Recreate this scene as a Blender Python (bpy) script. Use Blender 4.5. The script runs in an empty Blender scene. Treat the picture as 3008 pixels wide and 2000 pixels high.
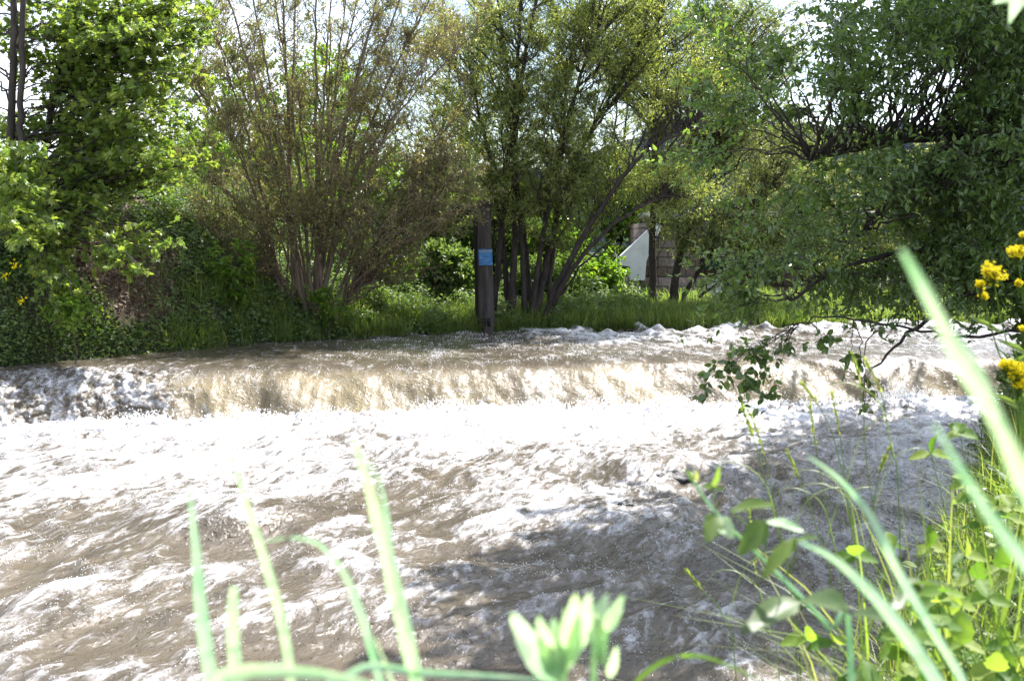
import bpy, math, random
import numpy as np
from mathutils import Vector
R = np.random.default_rng(7)
sc = bpy.context.scene

# ------------------------------------------------------------------ camera
CAMZ = 2.4; PITCH = math.radians(4.5); FPX = 28 / 23.6 * 3008
cd = bpy.data.cameras.new('camera'); cam = bpy.data.objects.new('camera', cd)
sc.collection.objects.link(cam); sc.camera = cam
cam.location = (0, 0, CAMZ); cam.rotation_euler = (math.radians(90) - PITCH, 0, 0)
cd.lens = 28; cd.sensor_width = 23.6; cd.clip_start = 0.05; cd.clip_end = 3000
cd.dof.use_dof = True; cd.dof.focus_distance = 18.5; cd.dof.aperture_fstop = 4.0

# ------------------------------------------------------------------ world, sun, exposure
SUN_EL, SUN_AZ = math.radians(52), math.radians(38)      # azimuth measured from +Y towards +X
SDIR = np.array([math.cos(SUN_EL) * math.sin(SUN_AZ), math.cos(SUN_EL) * math.cos(SUN_AZ), math.sin(SUN_EL)])
w = bpy.data.worlds.new('World'); sc.world = w; w.use_nodes = True
nt = w.node_tree; nt.nodes.clear()
wo = nt.nodes.new('ShaderNodeOutputWorld'); bg = nt.nodes.new('ShaderNodeBackground')
sky = nt.nodes.new('ShaderNodeTexSky'); sky.sky_type = 'NISHITA'; sky.sun_disc = False
sky.sun_elevation = SUN_EL; sky.sun_rotation = SUN_AZ
tc = nt.nodes.new('ShaderNodeTexCoord'); mp = nt.nodes.new('ShaderNodeMapping'); mp.inputs['Scale'].default_value = (1, 1, 2.2)
cn = nt.nodes.new('ShaderNodeTexNoise'); cn.inputs['Scale'].default_value = 2.6; cn.inputs['Detail'].default_value = 7; cn.inputs['Roughness'].default_value = .55
cr = nt.nodes.new('ShaderNodeMapRange'); cr.inputs[1].default_value = .44; cr.inputs[2].default_value = .64
mx = nt.nodes.new('ShaderNodeMix'); mx.data_type = 'RGBA'
mx.inputs[7].default_value = (9.4, 9.8, 11.2, 1)
L = nt.links.new
L(tc.outputs['Generated'], mp.inputs[0]); L(mp.outputs[0], cn.inputs['Vector']); L(cn.outputs['Fac'], cr.inputs[0])
L(cr.outputs[0], mx.inputs[0]); L(sky.outputs[0], mx.inputs[6]); L(mx.outputs[2], bg.inputs[0]); L(bg.outputs[0], wo.inputs[0])
bg.inputs[1].default_value = 0.095
sl = bpy.data.lights.new('sun', 'SUN'); sl.energy = 5.0; sl.angle = math.radians(.5); sl.color = (1, .965, .93)
so = bpy.data.objects.new('sun', sl); sc.collection.objects.link(so)
so.rotation_euler = Vector(SDIR).to_track_quat('Z', 'Y').to_euler(); so.location = (0, 0, 40)
vs = sc.view_settings; vs.view_transform = 'Standard'; vs.look = 'None'; vs.gamma = 1; vs.exposure = 1.5
cy = sc.cycles; cy.max_bounces = 7; cy.diffuse_bounces = 4; cy.glossy_bounces = 3; cy.transmission_bounces = 3
cy.transparent_max_bounces = 4; cy.sample_clamp_indirect = 6; cy.caustics_reflective = False; cy.caustics_refractive = False
try: cy.use_denoising = True
except Exception: pass

# ------------------------------------------------------------------ helpers
def at(px, py, Y):
    """world point seen at pixel (px, py) of the 3008x2000 photograph, at distance Y"""
    dx = (px - 1504) / FPX; dy = -(py - 1000) / FPX
    d = np.array([dx, math.cos(PITCH) + dy * math.sin(PITCH), -math.sin(PITCH) + dy * math.cos(PITCH)])
    return np.array([0, 0, CAMZ]) + d * (Y / d[1])
def pts(l, Y): return np.array([at(p[0], p[1], p[2] if len(p) > 2 else Y) for p in l])
def sm(a, b, x):
    t = np.clip((x - a) / (b - a), 0, 1); return t * t * (3 - 2 * t)
def nrm(v): return v / np.maximum(np.linalg.norm(v, axis=-1, keepdims=True), 1e-9)
def perlin(x, y, seed=0):
    xi = np.floor(x).astype(np.int64); yi = np.floor(y).astype(np.int64); xf = x - xi; yf = y - yi
    def g(ix, iy, fx, fy):
        h = (ix * 374761393 + iy * 668265263 + seed * 974634777) & 0x7fffffff
        h = ((h ^ (h >> 13)) * 1274126177) & 0x7fffffff; h = h ^ (h >> 16)
        a = (h & 1023) * (2 * math.pi / 1024); return np.cos(a) * fx + np.sin(a) * fy
    u = xf * xf * xf * (xf * (xf * 6 - 15) + 10); v = yf * yf * yf * (yf * (yf * 6 - 15) + 10)
    a = g(xi, yi, xf, yf); b = g(xi + 1, yi, xf - 1, yf); c = g(xi, yi + 1, xf, yf - 1); d = g(xi + 1, yi + 1, xf - 1, yf - 1)
    return 1.5 * ((a * (1 - u) + b * u) * (1 - v) + (c * (1 - u) + d * u) * v)
def fbm(x, y, o=4, seed=0, gain=.5):
    s = 0; a = 1
    for i in range(o): s = s + a * perlin(x, y, seed + i * 7); x = x * 2.03; y = y * 2.03; a *= gain
    return s
def ridge(x, y, o=3, seed=0):
    s = 0; a = 1; n = 0
    for i in range(o): s = s + a * (1 - np.abs(perlin(x, y, seed + i * 5)) * 2); n += a; x = x * 2.1; y = y * 2.1; a *= .5
    return s / n
def props(o, label=None, cat=None, group=None, kind=None):
    for k, v in (('label', label), ('category', cat), ('group', group), ('kind', kind)):
        if v: o[k] = v
    return o
def empty(name, loc, label=None, cat=None, group=None, kind=None):
    o = bpy.data.objects.new(name, None); o.location = loc; o.empty_display_size = .1; sc.collection.objects.link(o)
    return props(o, label, cat, group, kind)
class Geo:
    def __init__(s): s.v = []; s.l = []; s.c = []; s.r = []; s.n = 0
    def add(s, V, F, rnd=None):
        V = np.asarray(V, float).reshape(-1, 3); F = np.asarray(F, int)
        s.v.append(V); s.l.append((F + s.n).ravel()); s.c.append(np.full(len(F), F.shape[1]))
        s.r.append(np.zeros(len(V)) if rnd is None else np.broadcast_to(rnd, (len(V),))); s.n += len(V); return s
    def build(s, name, mat, parent=None, smooth=True, attrs=None):
        V = np.concatenate(s.v); l = np.concatenate(s.l).astype(np.int32); c = np.concatenate(s.c).astype(np.int32); r = np.concatenate(s.r)
        if parent is not None: V = V - np.array(parent.location)
        me = bpy.data.meshes.new(name); me.vertices.add(len(V)); me.vertices.foreach_set('co', V.astype(np.float32).ravel())
        me.loops.add(len(l)); me.loops.foreach_set('vertex_index', l)
        me.polygons.add(len(c)); me.polygons.foreach_set('loop_start', (np.cumsum(c) - c).astype(np.int32))
        me.polygons.foreach_set('use_smooth', np.full(len(c), smooth)); me.update(calc_edges=True)
        a = me.attributes.new('rnd', 'FLOAT', 'POINT'); a.data.foreach_set('value', r.astype(np.float32))
        for k, val in (attrs or {}).items():
            if val.ndim == 2:
                a = me.attributes.new(k, 'FLOAT_VECTOR', 'POINT'); a.data.foreach_set('vector', val.astype(np.float32).ravel())
            else:
                a = me.attributes.new(k, 'FLOAT', 'POINT'); a.data.foreach_set('value', val.astype(np.float32))
        me.materials.append(mat); o = bpy.data.objects.new(name, me); sc.collection.objects.link(o)
        if parent is not None: o.parent = parent
        return o
def grid_faces(ny, nx):
    i = np.arange(ny * nx).reshape(ny, nx)
    return np.stack([i[:-1, :-1], i[:-1, 1:], i[1:, 1:], i[1:, :-1]], -1).reshape(-1, 4)
def box(g, a, b, rnd=0):
    (x0, y0, z0), (x1, y1, z1) = a, b
    V = [(x0, y0, z0), (x1, y0, z0), (x1, y1, z0), (x0, y1, z0), (x0, y0, z1), (x1, y0, z1), (x1, y1, z1), (x0, y1, z1)]
    g.add(V, [(0, 3, 2, 1), (4, 5, 6, 7), (0, 1, 5, 4), (1, 2, 6, 5), (2, 3, 7, 6), (3, 0, 4, 7)], rnd); return g
def prism(g, P, y0, y1, rnd=0):
    """outline in x,z given a real depth from y0 to y1"""
    P = np.asarray(P); n = len(P)
    V = np.concatenate([np.column_stack([P[:, 0], np.full(n, y0), P[:, 1]]), np.column_stack([P[:, 0], np.full(n, y1), P[:, 1]])])
    g.add(V, [list(range(n))], rnd); g.add(V, [list(range(2 * n - 1, n - 1, -1))], rnd)
    g.add(V, [(i, i + n, (i + 1) % n + n, (i + 1) % n) for i in range(n)], rnd); return g
def resample(P, n):
    P = np.asarray(P, float); m = len(P)
    Q = np.concatenate([[2 * P[0] - P[1]], P, [2 * P[-1] - P[-2]]]); t = np.linspace(0, m - 1 - 1e-6, n); i = t.astype(int); f = (t - i)[:, None]
    p0, p1, p2, p3 = Q[i], Q[i + 1], Q[i + 2], Q[i + 3]
    return .5 * (2 * p1 + (p2 - p0) * f + (2 * p0 - 5 * p1 + 4 * p2 - p3) * f ** 2 + (3 * p1 - p0 - 3 * p2 + p3) * f ** 3)
def tubes(g, P, Rad, k=5, rnd=None):
    """P (M,n,3), Rad (M,n)"""
    P = np.asarray(P, float); Rad = np.asarray(Rad, float); M, n, _ = P.shape
    T = nrm(np.gradient(P, axis=1)); mt = nrm(T.mean(1)); ref = np.where(np.abs(mt[:, 2:3]) > .7, np.array([[1., 0, 0]]), np.array([[0, 0, 1.]]))
    A = nrm(np.cross(T, ref[:, None, :])); B = np.cross(T, A); a = np.arange(k) * 2 * math.pi / k
    V = P[:, :, None, :] + Rad[:, :, None, None] * (A[:, :, None, :] * np.cos(a)[None, None, :, None] + B[:, :, None, :] * np.sin(a)[None, None, :, None])
    i = np.arange(M * n * k).reshape(M, n, k); j = np.roll(i, -1, axis=2)
    F = np.stack([i[:, :-1], j[:, :-1], j[:, 1:], i[:, 1:]], -1).reshape(-1, 4)
    r = np.repeat(R.random(M) if rnd is None else np.full(M, rnd), n * k); g.add(V, F, r); return g
def ribbons(g, P, Wd, side, fold=.25, rnd=None):
    """leaf blades: P (M,n,3), Wd (M,n), side (M,3)"""
    P = np.asarray(P, float); Wd = np.asarray(Wd, float); M, n, _ = P.shape
    T = nrm(np.gradient(P, axis=1)); S = np.broadcast_to(side[:, None, :], P.shape); S = nrm(S - T * (S * T).sum(-1, keepdims=True)); N = np.cross(T, S)
    V = np.stack([P - S * Wd[..., None] / 2, P + N * Wd[..., None] * fold, P + S * Wd[..., None] / 2], 2)
    i = np.arange(M * n * 3).reshape(M, n, 3)
    F = np.stack([i[:, :-1, :-1], i[:, :-1, 1:], i[:, 1:, 1:], i[:, 1:, :-1]], -1).reshape(-1, 4)
    r = np.repeat(R.random(M) if rnd is None else np.broadcast_to(rnd, (M,)), n * 3); g.add(V, F, r); return g
# leaf outlines: x across, y along (0..1), z out of the blade
TEMPL = {
 'willow': (np.array([(0, 0, 0), (.13, .35, .05), (.10, .7, .02), (0, 1, -.06), (-.10, .7, .02), (-.13, .35, .05), (0, .45, -.02)]), [(0, 1, 6), (1, 2, 6), (2, 3, 6), (3, 4, 6), (4, 5, 6), (5, 0, 6)]),
 'dart': (np.array([(0, 0, 0), (.16, .45, .04), (0, 1, -.04), (-.16, .45, .04)]), [(0, 1, 2, 3)]),
 'ovate': (np.array([(0, 0, 0), (.26, .22, .07), (.31, .5, .07), (.18, .82, .02), (0, 1, -.10), (-.18, .82, .02), (-.31, .5, .07), (-.26, .22, .07), (0, .5, -.02)]), [(0, 1, 8), (1, 2, 8), (2, 3, 8), (3, 4, 8), (4, 5, 8), (5, 6, 8), (6, 7, 8), (7, 0, 8)]),
 'lance': (np.array([(0, 0, 0), (.19, .25, .06), (.2, .55, .06), (0, 1, -.12), (-.2, .55, .06), (-.19, .25, .06), (0, .5, -.02)]), [(0, 1, 6), (1, 2, 6), (2, 3, 6), (3, 4, 6), (4, 5, 6), (5, 0, 6)]),
 'maple': (np.array([(0, 0, 0), (.28, -.05, .02), (.22, .14, .03), (.58, .28, -.05), (.36, .40, .03), (.46, .72, -.05), (.16, .62, .03), (0, 1.05, -.10), (-.16, .62, .03), (-.46, .72, -.05), (-.36, .40, .03), (-.58, .28, -.05), (-.22, .14, .03), (-.28, -.05, .02), (0, .4, -.01)]), [(i, i + 1, 14) for i in range(13)] + [(13, 0, 14)]),
}
def leaves(g, pos, dirs, nor, size, kind='willow', rnd=None):
    T, F = TEMPL[kind]; m = len(pos); k = len(T)
    d = nrm(dirs); b = nrm(np.cross(d, nor)); n = np.cross(b, d)
    V = pos[:, None, :] + size[:, None, None] * (T[None, :, 0:1] * b[:, None, :] + T[None, :, 1:2] * d[:, None, :] + T[None, :, 2:3] * n[:, None, :])
    F = np.asarray(F); FF = (F[None] + (np.arange(m) * k)[:, None, None]).reshape(-1, F.shape[1])
    g.add(V, FF, np.repeat(R.random(m) if rnd is None else rnd, k)); return g

# ------------------------------------------------------------------ materials
def newmat(name):
    m = bpy.data.materials.new(name); m.use_nodes = True; n = m.node_tree; n.nodes.clear()
    o = n.nodes.new('ShaderNodeOutputMaterial'); return m, n, o
def N(n, t, **kw):
    x = n.nodes.new(t)
    for k, v in kw.items():
        if k.startswith('i_'): x.inputs[k[2:].replace('_', ' ')].default_value = v
        else: setattr(x, k, v)
    return x
def ramp(n, stops):
    r = n.nodes.new('ShaderNodeValToRGB'); e = r.color_ramp.elements
    while len(e) < len(stops): e.new(.5)
    for x, (p, c) in zip(e, stops): x.position = p; x.color = (*c, 1)
    return r
def leafmat(name, cols, trans=.42, tint=(1.5, 1.55, .7), rough=.38, spec=.5, ribs=False):
    m, n, o = newmat(name); l = n.links.new
    a = N(n, 'ShaderNodeAttribute', attribute_name='rnd'); r = ramp(n, [(i / max(1, len(cols) - 1), c) for i, c in enumerate(cols)])
    l(a.outputs['Fac'], r.inputs[0])
    p = N(n, 'ShaderNodeBsdfPrincipled', i_Roughness=rough); p.inputs['Specular IOR Level'].default_value = spec
    t = N(n, 'ShaderNodeBsdfTranslucent'); q = N(n, 'ShaderNodeMix', data_type='RGBA', blend_type='MULTIPLY'); q.inputs[0].default_value = 1; q.inputs[7].default_value = (*(1.28 * c for c in tint), 1)
    s = N(n, 'ShaderNodeMixShader'); s.inputs[0].default_value = trans
    if ribs:
        t2 = N(n, 'ShaderNodeTexCoord'); m2 = N(n, 'ShaderNodeMapping', i_Scale=(1, 1, .12)); n2 = N(n, 'ShaderNodeTexNoise', i_Scale=900, i_Detail=3); n3 = N(n, 'ShaderNodeTexNoise', i_Scale=38, i_Detail=5)
        r2 = ramp(n, [(.3, (.72, .80, .66)), (.7, (1.15, 1.12, 1.1))]); r3 = ramp(n, [(.30, (1.1, 1.05, .92)), (.48, (1, 1, 1)), (.70, (.62, .82, .66))])
        qa = N(n, 'ShaderNodeMix', data_type='RGBA', blend_type='MULTIPLY'); qb = N(n, 'ShaderNodeMix', data_type='RGBA', blend_type='MULTIPLY'); qa.inputs[0].default_value = qb.inputs[0].default_value = 1
        l(t2.outputs['Object'], m2.inputs[0]); l(m2.outputs[0], n2.inputs['Vector']); l(t2.outputs['Object'], n3.inputs['Vector']); l(n2.outputs['Fac'], r2.inputs[0]); l(n3.outputs['Fac'], r3.inputs[0])
        l(r.outputs[0], qa.inputs[6]); l(r2.outputs[0], qa.inputs[7]); l(qa.outputs[2], qb.inputs[6]); l(r3.outputs[0], qb.inputs[7]); l(qb.outputs[2], p.inputs['Base Color']); l(qb.outputs[2], q.inputs[6])
    else: l(r.outputs[0], p.inputs['Base Color']); l(r.outputs[0], q.inputs[6])
    l(q.outputs[2], t.inputs[0]); l(p.outputs[0], s.inputs[1]); l(t.outputs[0], s.inputs[2]); l(s.outputs[0], o.inputs[0])
    return m
def solid(name, cols, scale=6, rough=.8, bump=.3, stretch=(1, 1, 1), spec=.3, dist=.02):
    m, n, o = newmat(name); l = n.links.new
    tcn = N(n, 'ShaderNodeTexCoord'); mpn = N(n, 'ShaderNodeMapping', i_Scale=stretch); no = N(n, 'ShaderNodeTexNoise', i_Scale=scale, i_Detail=8, i_Roughness=.65)
    r = ramp(n, [(.25 + .5 * i / max(1, len(cols) - 1), c) for i, c in enumerate(cols)]); p = N(n, 'ShaderNodeBsdfPrincipled', i_Roughness=rough)
    p.inputs['Specular IOR Level'].default_value = spec
    b = N(n, 'ShaderNodeBump', i_Strength=bump, i_Distance=dist)
    l(tcn.outputs['Object'], mpn.inputs[0]); l(mpn.outputs[0], no.inputs['Vector']); l(no.outputs['Fac'], r.inputs[0]); l(r.outputs[0], p.inputs['Base Color'])
    l(no.outputs['Fac'], b.inputs['Height']); l(b.outputs[0], p.inputs['Normal']); l(p.outputs[0], o.inputs[0]); return m
LG = .30
M = dict(
 maple=leafmat('maple_leaf', [(.10, .16, .045), (.14, .21, .05), (.20, .26, .055), (.28, .32, .075)], .5, (1.5, 1.5, .7), .36, .5),
 brownwillow=leafmat('brown_willow_leaf', [(.12, .17, .05), (.17, .20, .07), (.22, .21, .09), (.27, .21, .11), (.26, .32, .085)], .45, (1.5, 1.5, .8), .30, .8),
 willow=leafmat('willow_leaf', [(.13, .18, .06), (.18, .225, .07), (.24, .28, .09), (.38, .38, .08)], .47, (1.5, 1.5, .7), .30, .8),
 palewillow=leafmat('pale_willow_leaf', [(.13, .175, .065), (.17, .21, .08), (.22, .25, .095), (.29, .28, .09)], .45, (1.5, 1.5, .8), .36),
 bright=leafmat('bright_leaf', [(.07, .14, .025), (.10, .19, .03), (.15, .24, .04), (.22, .26, .05)], .48, (1.6, 1.6, .6), .4),
 dark=leafmat('dark_leaf', [(.065, .105, .035), (.09, .14, .045), (.12, .18, .055), (.19, .25, .07)], .42, (1.6, 1.8, .6), .30, .8),
 under=leafmat('undergrowth_leaf', [(.075, .12, .038), (.10, .155, .05), (.14, .20, .07), (.20, .26, .11)], .35, (1.5, 1.6, .6), .45, .3),
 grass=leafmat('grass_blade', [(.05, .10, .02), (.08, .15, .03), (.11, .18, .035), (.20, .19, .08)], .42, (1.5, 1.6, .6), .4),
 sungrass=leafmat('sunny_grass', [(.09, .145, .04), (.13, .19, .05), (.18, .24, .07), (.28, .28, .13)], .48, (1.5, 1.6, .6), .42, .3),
 mint=leafmat('bluish_blade', [(.40, .54, .45), (.50, .62, .53)], .35, (1.2, 1.4, .9), .45, .4, True),
 lime=leafmat('lime_blade', [(.42, .56, .32), (.60, .70, .54)], .45, (1.15, 1.25, 1.0), .45, .4, True),
 dead=leafmat('dead_leaf', [(.10, .06, .035), (.16, .10, .06), (.22, .15, .10), (.28, .22, .16)], .1, (1, 1, 1), .7),
 weedleaf=leafmat('weed_leaf', [(.07, .14, .03), (.12, .21, .04), (.20, .29, .06), (.28, .34, .09)], .5, (1.4, 1.5, .6), .55, .15),
 yellow=leafmat('yellow_petal', [(.80, .64, .006), (.86, .74, .02)], .30, (.9, .9, .9), .8, .1),
 bark=solid('grey_brown_bark', [(.05, .04, .032), (.11, .085, .065), (.17, .14, .11)], 14, .85, .6, (1, 1, .3)),
 warmbark=solid('warm_brown_bark', [(.09, .065, .045), (.16, .12, .085), (.24, .19, .14)], 14, .8, .5, (1, 1, .3)),
 darkbark=solid('dark_bark', [(.025, .02, .018), (.05, .04, .033), (.09, .075, .06)], 14, .85, .6, (1, 1, .3)),
 wood=solid('weathered_wood', [(.015, .012, .011), (.055, .045, .041), (.10, .085, .08), (.14, .11, .095)], 9, .85, .9, (1.4, 1.4, .12), .2, .03),
 darkwood=solid('blackened_wood', [(.012, .010, .009), (.03, .026, .022), (.05, .04, .035)], 9, .9, .8, (1.4, 1.4, .12)),
 hole_shade=solid('recess_shade', [(.008, .007, .006), (.015, .012, .01)], 9),  # near-black colour imitating the shade inside a hole
 concrete=solid('concrete', [(.25, .25, .25), (.38, .37, .36), (.46, .45, .44)], 5, .85, .3),
 plaster=solid('white_plaster', [(.62, .62, .63), (.78, .78, .79), (.84, .84, .85)], 3, .8, .25),
 steel=solid('teal_paint', [(.02, .065, .06), (.035, .095, .09), (.05, .11, .10)], 5, .55, .2),
 rock=solid('wet_rock', [(.006, .006, .006), (.014, .014, .013), (.028, .027, .024)], 9, .45, .8, spec=.6, dist=.05),
)
def earth_mat():
    m, n, o = newmat('bank_earth'); l = n.links.new
    t = N(n, 'ShaderNodeTexCoord'); a = N(n, 'ShaderNodeTexNoise', i_Scale=1.1, i_Detail=6); b = N(n, 'ShaderNodeTexNoise', i_Scale=22, i_Detail=8, i_Roughness=.7)
    r1 = ramp(n, [(.50, (.035, .052, .018)), (.66, (.085, .062, .042))]); r2 = ramp(n, [(.3, (.35, .35, .35)), (.7, (1.3, 1.3, 1.3))])
    q = N(n, 'ShaderNodeMix', data_type='RGBA', blend_type='MULTIPLY'); q.inputs[0].default_value = 1
    p = N(n, 'ShaderNodeBsdfPrincipled', i_Roughness=.95); bu = N(n, 'ShaderNodeBump', i_Strength=.9, i_Distance=.06)
    l(t.outputs['Object'], a.inputs['Vector']); l(t.outputs['Object'], b.inputs['Vector']); l(a.outputs['Fac'], r1.inputs[0]); l(b.outputs['Fac'], r2.inputs[0])
    sa = N(n, 'ShaderNodeAttribute', attribute_name='soil'); qs = N(n, 'ShaderNodeMix', data_type='RGBA'); qs.inputs[7].default_value = (.17, .105, .07, 1); l(sa.outputs['Fac'], qs.inputs[0]); l(r1.outputs[0], qs.inputs[6]); l(qs.outputs[2], q.inputs[6]); l(r2.outputs[0], q.inputs[7]); l(q.outputs[2], p.inputs['Base Color']); l(b.outputs['Fac'], bu.inputs['Height']); l(bu.outputs[0], p.inputs['Normal']); l(p.outputs[0], o.inputs[0]); return m
M['earth'] = earth_mat()
def stone_mat():
    m, n, o = newmat('squared_stone_masonry'); l = n.links.new
    t = N(n, 'ShaderNodeTexCoord'); mpn = N(n, 'ShaderNodeMapping'); mpn.inputs['Rotation'].default_value = (math.radians(-90), 0, 0)
    b = N(n, 'ShaderNodeTexBrick', i_Scale=1.0, i_Color1=(.22, .165, .135, 1), i_Color2=(.33, .27, .23, 1), i_Mortar=(.10, .095, .085, 1))
    b.inputs['Mortar Size'].default_value = .018; b.inputs['Brick Width'].default_value = .52; b.inputs['Row Height'].default_value = .27; b.inputs['Bias'].default_value = -.1
    no = N(n, 'ShaderNodeTexNoise', i_Scale=11, i_Detail=7); r = ramp(n, [(.25, (.5, .5, .5)), (.75, (1.35, 1.3, 1.25))])
    q = N(n, 'ShaderNodeMix', data_type='RGBA', blend_type='MULTIPLY'); q.inputs[0].default_value = 1
    ad = N(n, 'ShaderNodeMath', operation='MULTIPLY_ADD'); ad.inputs[1].default_value = -1.2
    bu = N(n, 'ShaderNodeBump', i_Strength=.9, i_Distance=.04); p = N(n, 'ShaderNodeBsdfPrincipled', i_Roughness=.9)
    l(t.outputs['Object'], mpn.inputs[0]); l(mpn.outputs[0], b.inputs['Vector']); l(t.outputs['Object'], no.inputs['Vector']); l(no.outputs['Fac'], r.inputs[0])
    l(b.outputs['Color'], q.inputs[6]); l(r.outputs[0], q.inputs[7]); l(q.outputs[2], p.inputs['Base Color'])
    l(b.outputs['Fac'], ad.inputs[0]); l(no.outputs['Fac'], ad.inputs[2]); l(ad.outputs[0], bu.inputs['Height']); l(bu.outputs[0], p.inputs['Normal']); l(p.outputs[0], o.inputs[0]); return m
M['stone'] = stone_mat()
def water_mat():
    m, n, o = newmat('muddy_white_water'); l = n.links.new
    fl = N(n, 'ShaderNodeAttribute', attribute_name='flow'); fo = N(n, 'ShaderNodeAttribute', attribute_name='foam')
    def noise(sc_, stretch, det, dist=0., rough=.55):
        mpn = N(n, 'ShaderNodeMapping', i_Scale=stretch); x = N(n, 'ShaderNodeTexNoise', i_Scale=sc_, i_Detail=det, i_Distortion=dist, i_Roughness=rough)
        l(fl.outputs['Vector'], mpn.inputs[0]); l(mpn.outputs[0], x.inputs['Vector']); return x.outputs['Fac']
    def mth(op, a, b=None, c=None):
        x = N(n, 'ShaderNodeMath', operation=op)
        for i, v in enumerate((a, b, c)):
            if v is None: continue
            if isinstance(v, (int, float)): x.inputs[i].default_value = v
            else: l(v, x.inputs[i])
        return x.outputs[0]
    n1 = noise(2.2, (1, .38, 1), 7, 1.4, .6); n2 = noise(10, (1, .34, 1), 5, 1.0, .55); n3 = noise(34, (1, .45, 1), 4, .6, .6); n4 = noise(95, (1, .7, 1), 3, .2, .6)
    v = mth('MULTIPLY_ADD', mth('SUBTRACT', n1, .5), 1.3, fo.outputs['Fac'])
    v = mth('MULTIPLY_ADD', mth('SUBTRACT', n2, .5), 2.0, v); v = mth('MULTIPLY_ADD', mth('SUBTRACT', n3, .5), .8, v)
    mr = N(n, 'ShaderNodeMapRange', interpolation_type='SMOOTHSTEP'); mr.inputs[1].default_value = .18; mr.inputs[2].default_value = 1.40; l(v, mr.inputs[0])
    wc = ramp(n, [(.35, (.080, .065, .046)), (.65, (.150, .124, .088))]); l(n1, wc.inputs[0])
    ae = N(n, 'ShaderNodeAttribute', attribute_name='sunlit_tan'); wm = N(n, 'ShaderNodeMix', data_type='RGBA'); wm.inputs[7].default_value = (.29, .235, .135, 1); l(ae.outputs['Fac'], wm.inputs[0]); l(wc.outputs[0], wm.inputs[6])  # lighter tan puts sunlight on the falling sheet into the colour
    gl = noise(26, (1, .8, 1), 2, .3, .4); gl = mth('MAXIMUM', mth('SUBTRACT', gl, .60), 0)
    bh = mth('MULTIPLY_ADD', n2, .9, mth('MULTIPLY_ADD', n3, .40, mth('MULTIPLY_ADD', n4, .09, mth('MULTIPLY', gl, 3.2))))
    bu = N(n, 'ShaderNodeBump', i_Strength=1.0, i_Distance=.022); l(bh, bu.inputs['Height'])
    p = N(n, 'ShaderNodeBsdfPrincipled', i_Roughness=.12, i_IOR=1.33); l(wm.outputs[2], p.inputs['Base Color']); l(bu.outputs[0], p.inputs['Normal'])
    t = N(n, 'ShaderNodeBsdfTranslucent'); t.inputs[0].default_value = (.42, .32, .16, 1)
    s0 = N(n, 'ShaderNodeMixShader'); s0.inputs[0].default_value = .12; l(p.outputs[0], s0.inputs[1]); l(t.outputs[0], s0.inputs[2])
    f = N(n, 'ShaderNodeBsdfPrincipled', i_Roughness=.45, i_IOR=1.33); f.inputs['Base Color'].default_value = (.74, .74, .76, 1); l(bu.outputs[0], f.inputs['Normal'])
    s = N(n, 'ShaderNodeMixShader'); l(mr.outputs[0], s.inputs[0]); l(s0.outputs[0], s.inputs[1]); l(f.outputs[0], s.inputs[2]); l(s.outputs[0], o.inputs[0]); return m
M['water'] = water_mat()
M['spray'] = leafmat('white_spray', [(.82, .82, .82), (.88, .88, .88)], .35, (1, 1, 1), .3)

# ------------------------------------------------------------------ terrain and river
FX = np.array([-40, -14, -7.3, -5.1, -4.2, -.57, 5.2, 10.2, 20, 60]); FY = np.array([8, 14.6, 17.4, 20.1, 21.4, 24.2, 25.5, 27.0, 30, 45])
def farline(x): return np.interp(x, FX, FY)
RY = np.array([-5, 5.2, 6.7, 9.7, 13, 16.2, 19, 22, 27, 40, 80]); RX = np.array([1.5, 1.55, 2.05, 3.6, 5.05, 6.35, 7.7, 9.6, 13, 22, 60])
def weir(x): return 17.15 + .21 * x
def ground(x, y):
    x = np.asarray(x, float); y = np.asarray(y, float)
    d = y - farline(x); H = np.interp(x, [-40, -8, -5.5, -3.6, -1.5, 3, 20], [4.6, 4.1, 3.6, 2.3, 1.25, .95, 1.0]); Ld = np.interp(x, [-8, -4, 0], [7, 6, 2.2])
    far = np.where(d < 0, .66 + d * 1.6, .66 + (H - .66) * (1 - np.exp(-2.2 * np.maximum(d, 0) / Ld)) + .12 * fbm(x * .7, y * .7, 3, 3) * sm(0, 1, d))
    g = np.maximum(x - np.interp(y, RY, RX), 3.7 - y)
    top = np.interp(y, [3, 12, 18, 30], [.95, .9, 1.2, 1.3])
    near = -.7 + (top + .7) * sm(-.5, .8, g) + .08 * fbm(x * .9, y * .9, 3, 9) * sm(0, 1, g) + .25 * sm(0, 8, g)
    return np.maximum(np.maximum(far, near), -.8)
def axis(a, b, lo, hi, step):
    c = np.arange(a, b + 1e-6, step); o1 = a - np.geomspace(step, a - lo, 45)[::-1]; o2 = b + np.geomspace(step, hi - b, 45); return np.concatenate([o1, c, o2])
gx = axis(-14, 16, -500, 500, .11); gy = axis(1, 40, -60, 900, .13); X, Y = np.meshgrid(gx, gy)
g = Geo(); g.add(np.stack([X, Y, ground(X, Y)], -1), grid_faces(len(gy), len(gx))); go = g.build('ground', M['earth'], attrs={'soil': np.exp(-(((X - at(375, 725, 20.6)[0]) / .9) ** 2 + ((Y - 20.4) / 1.3) ** 2)).ravel()}); props(go, kind='structure')

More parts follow.
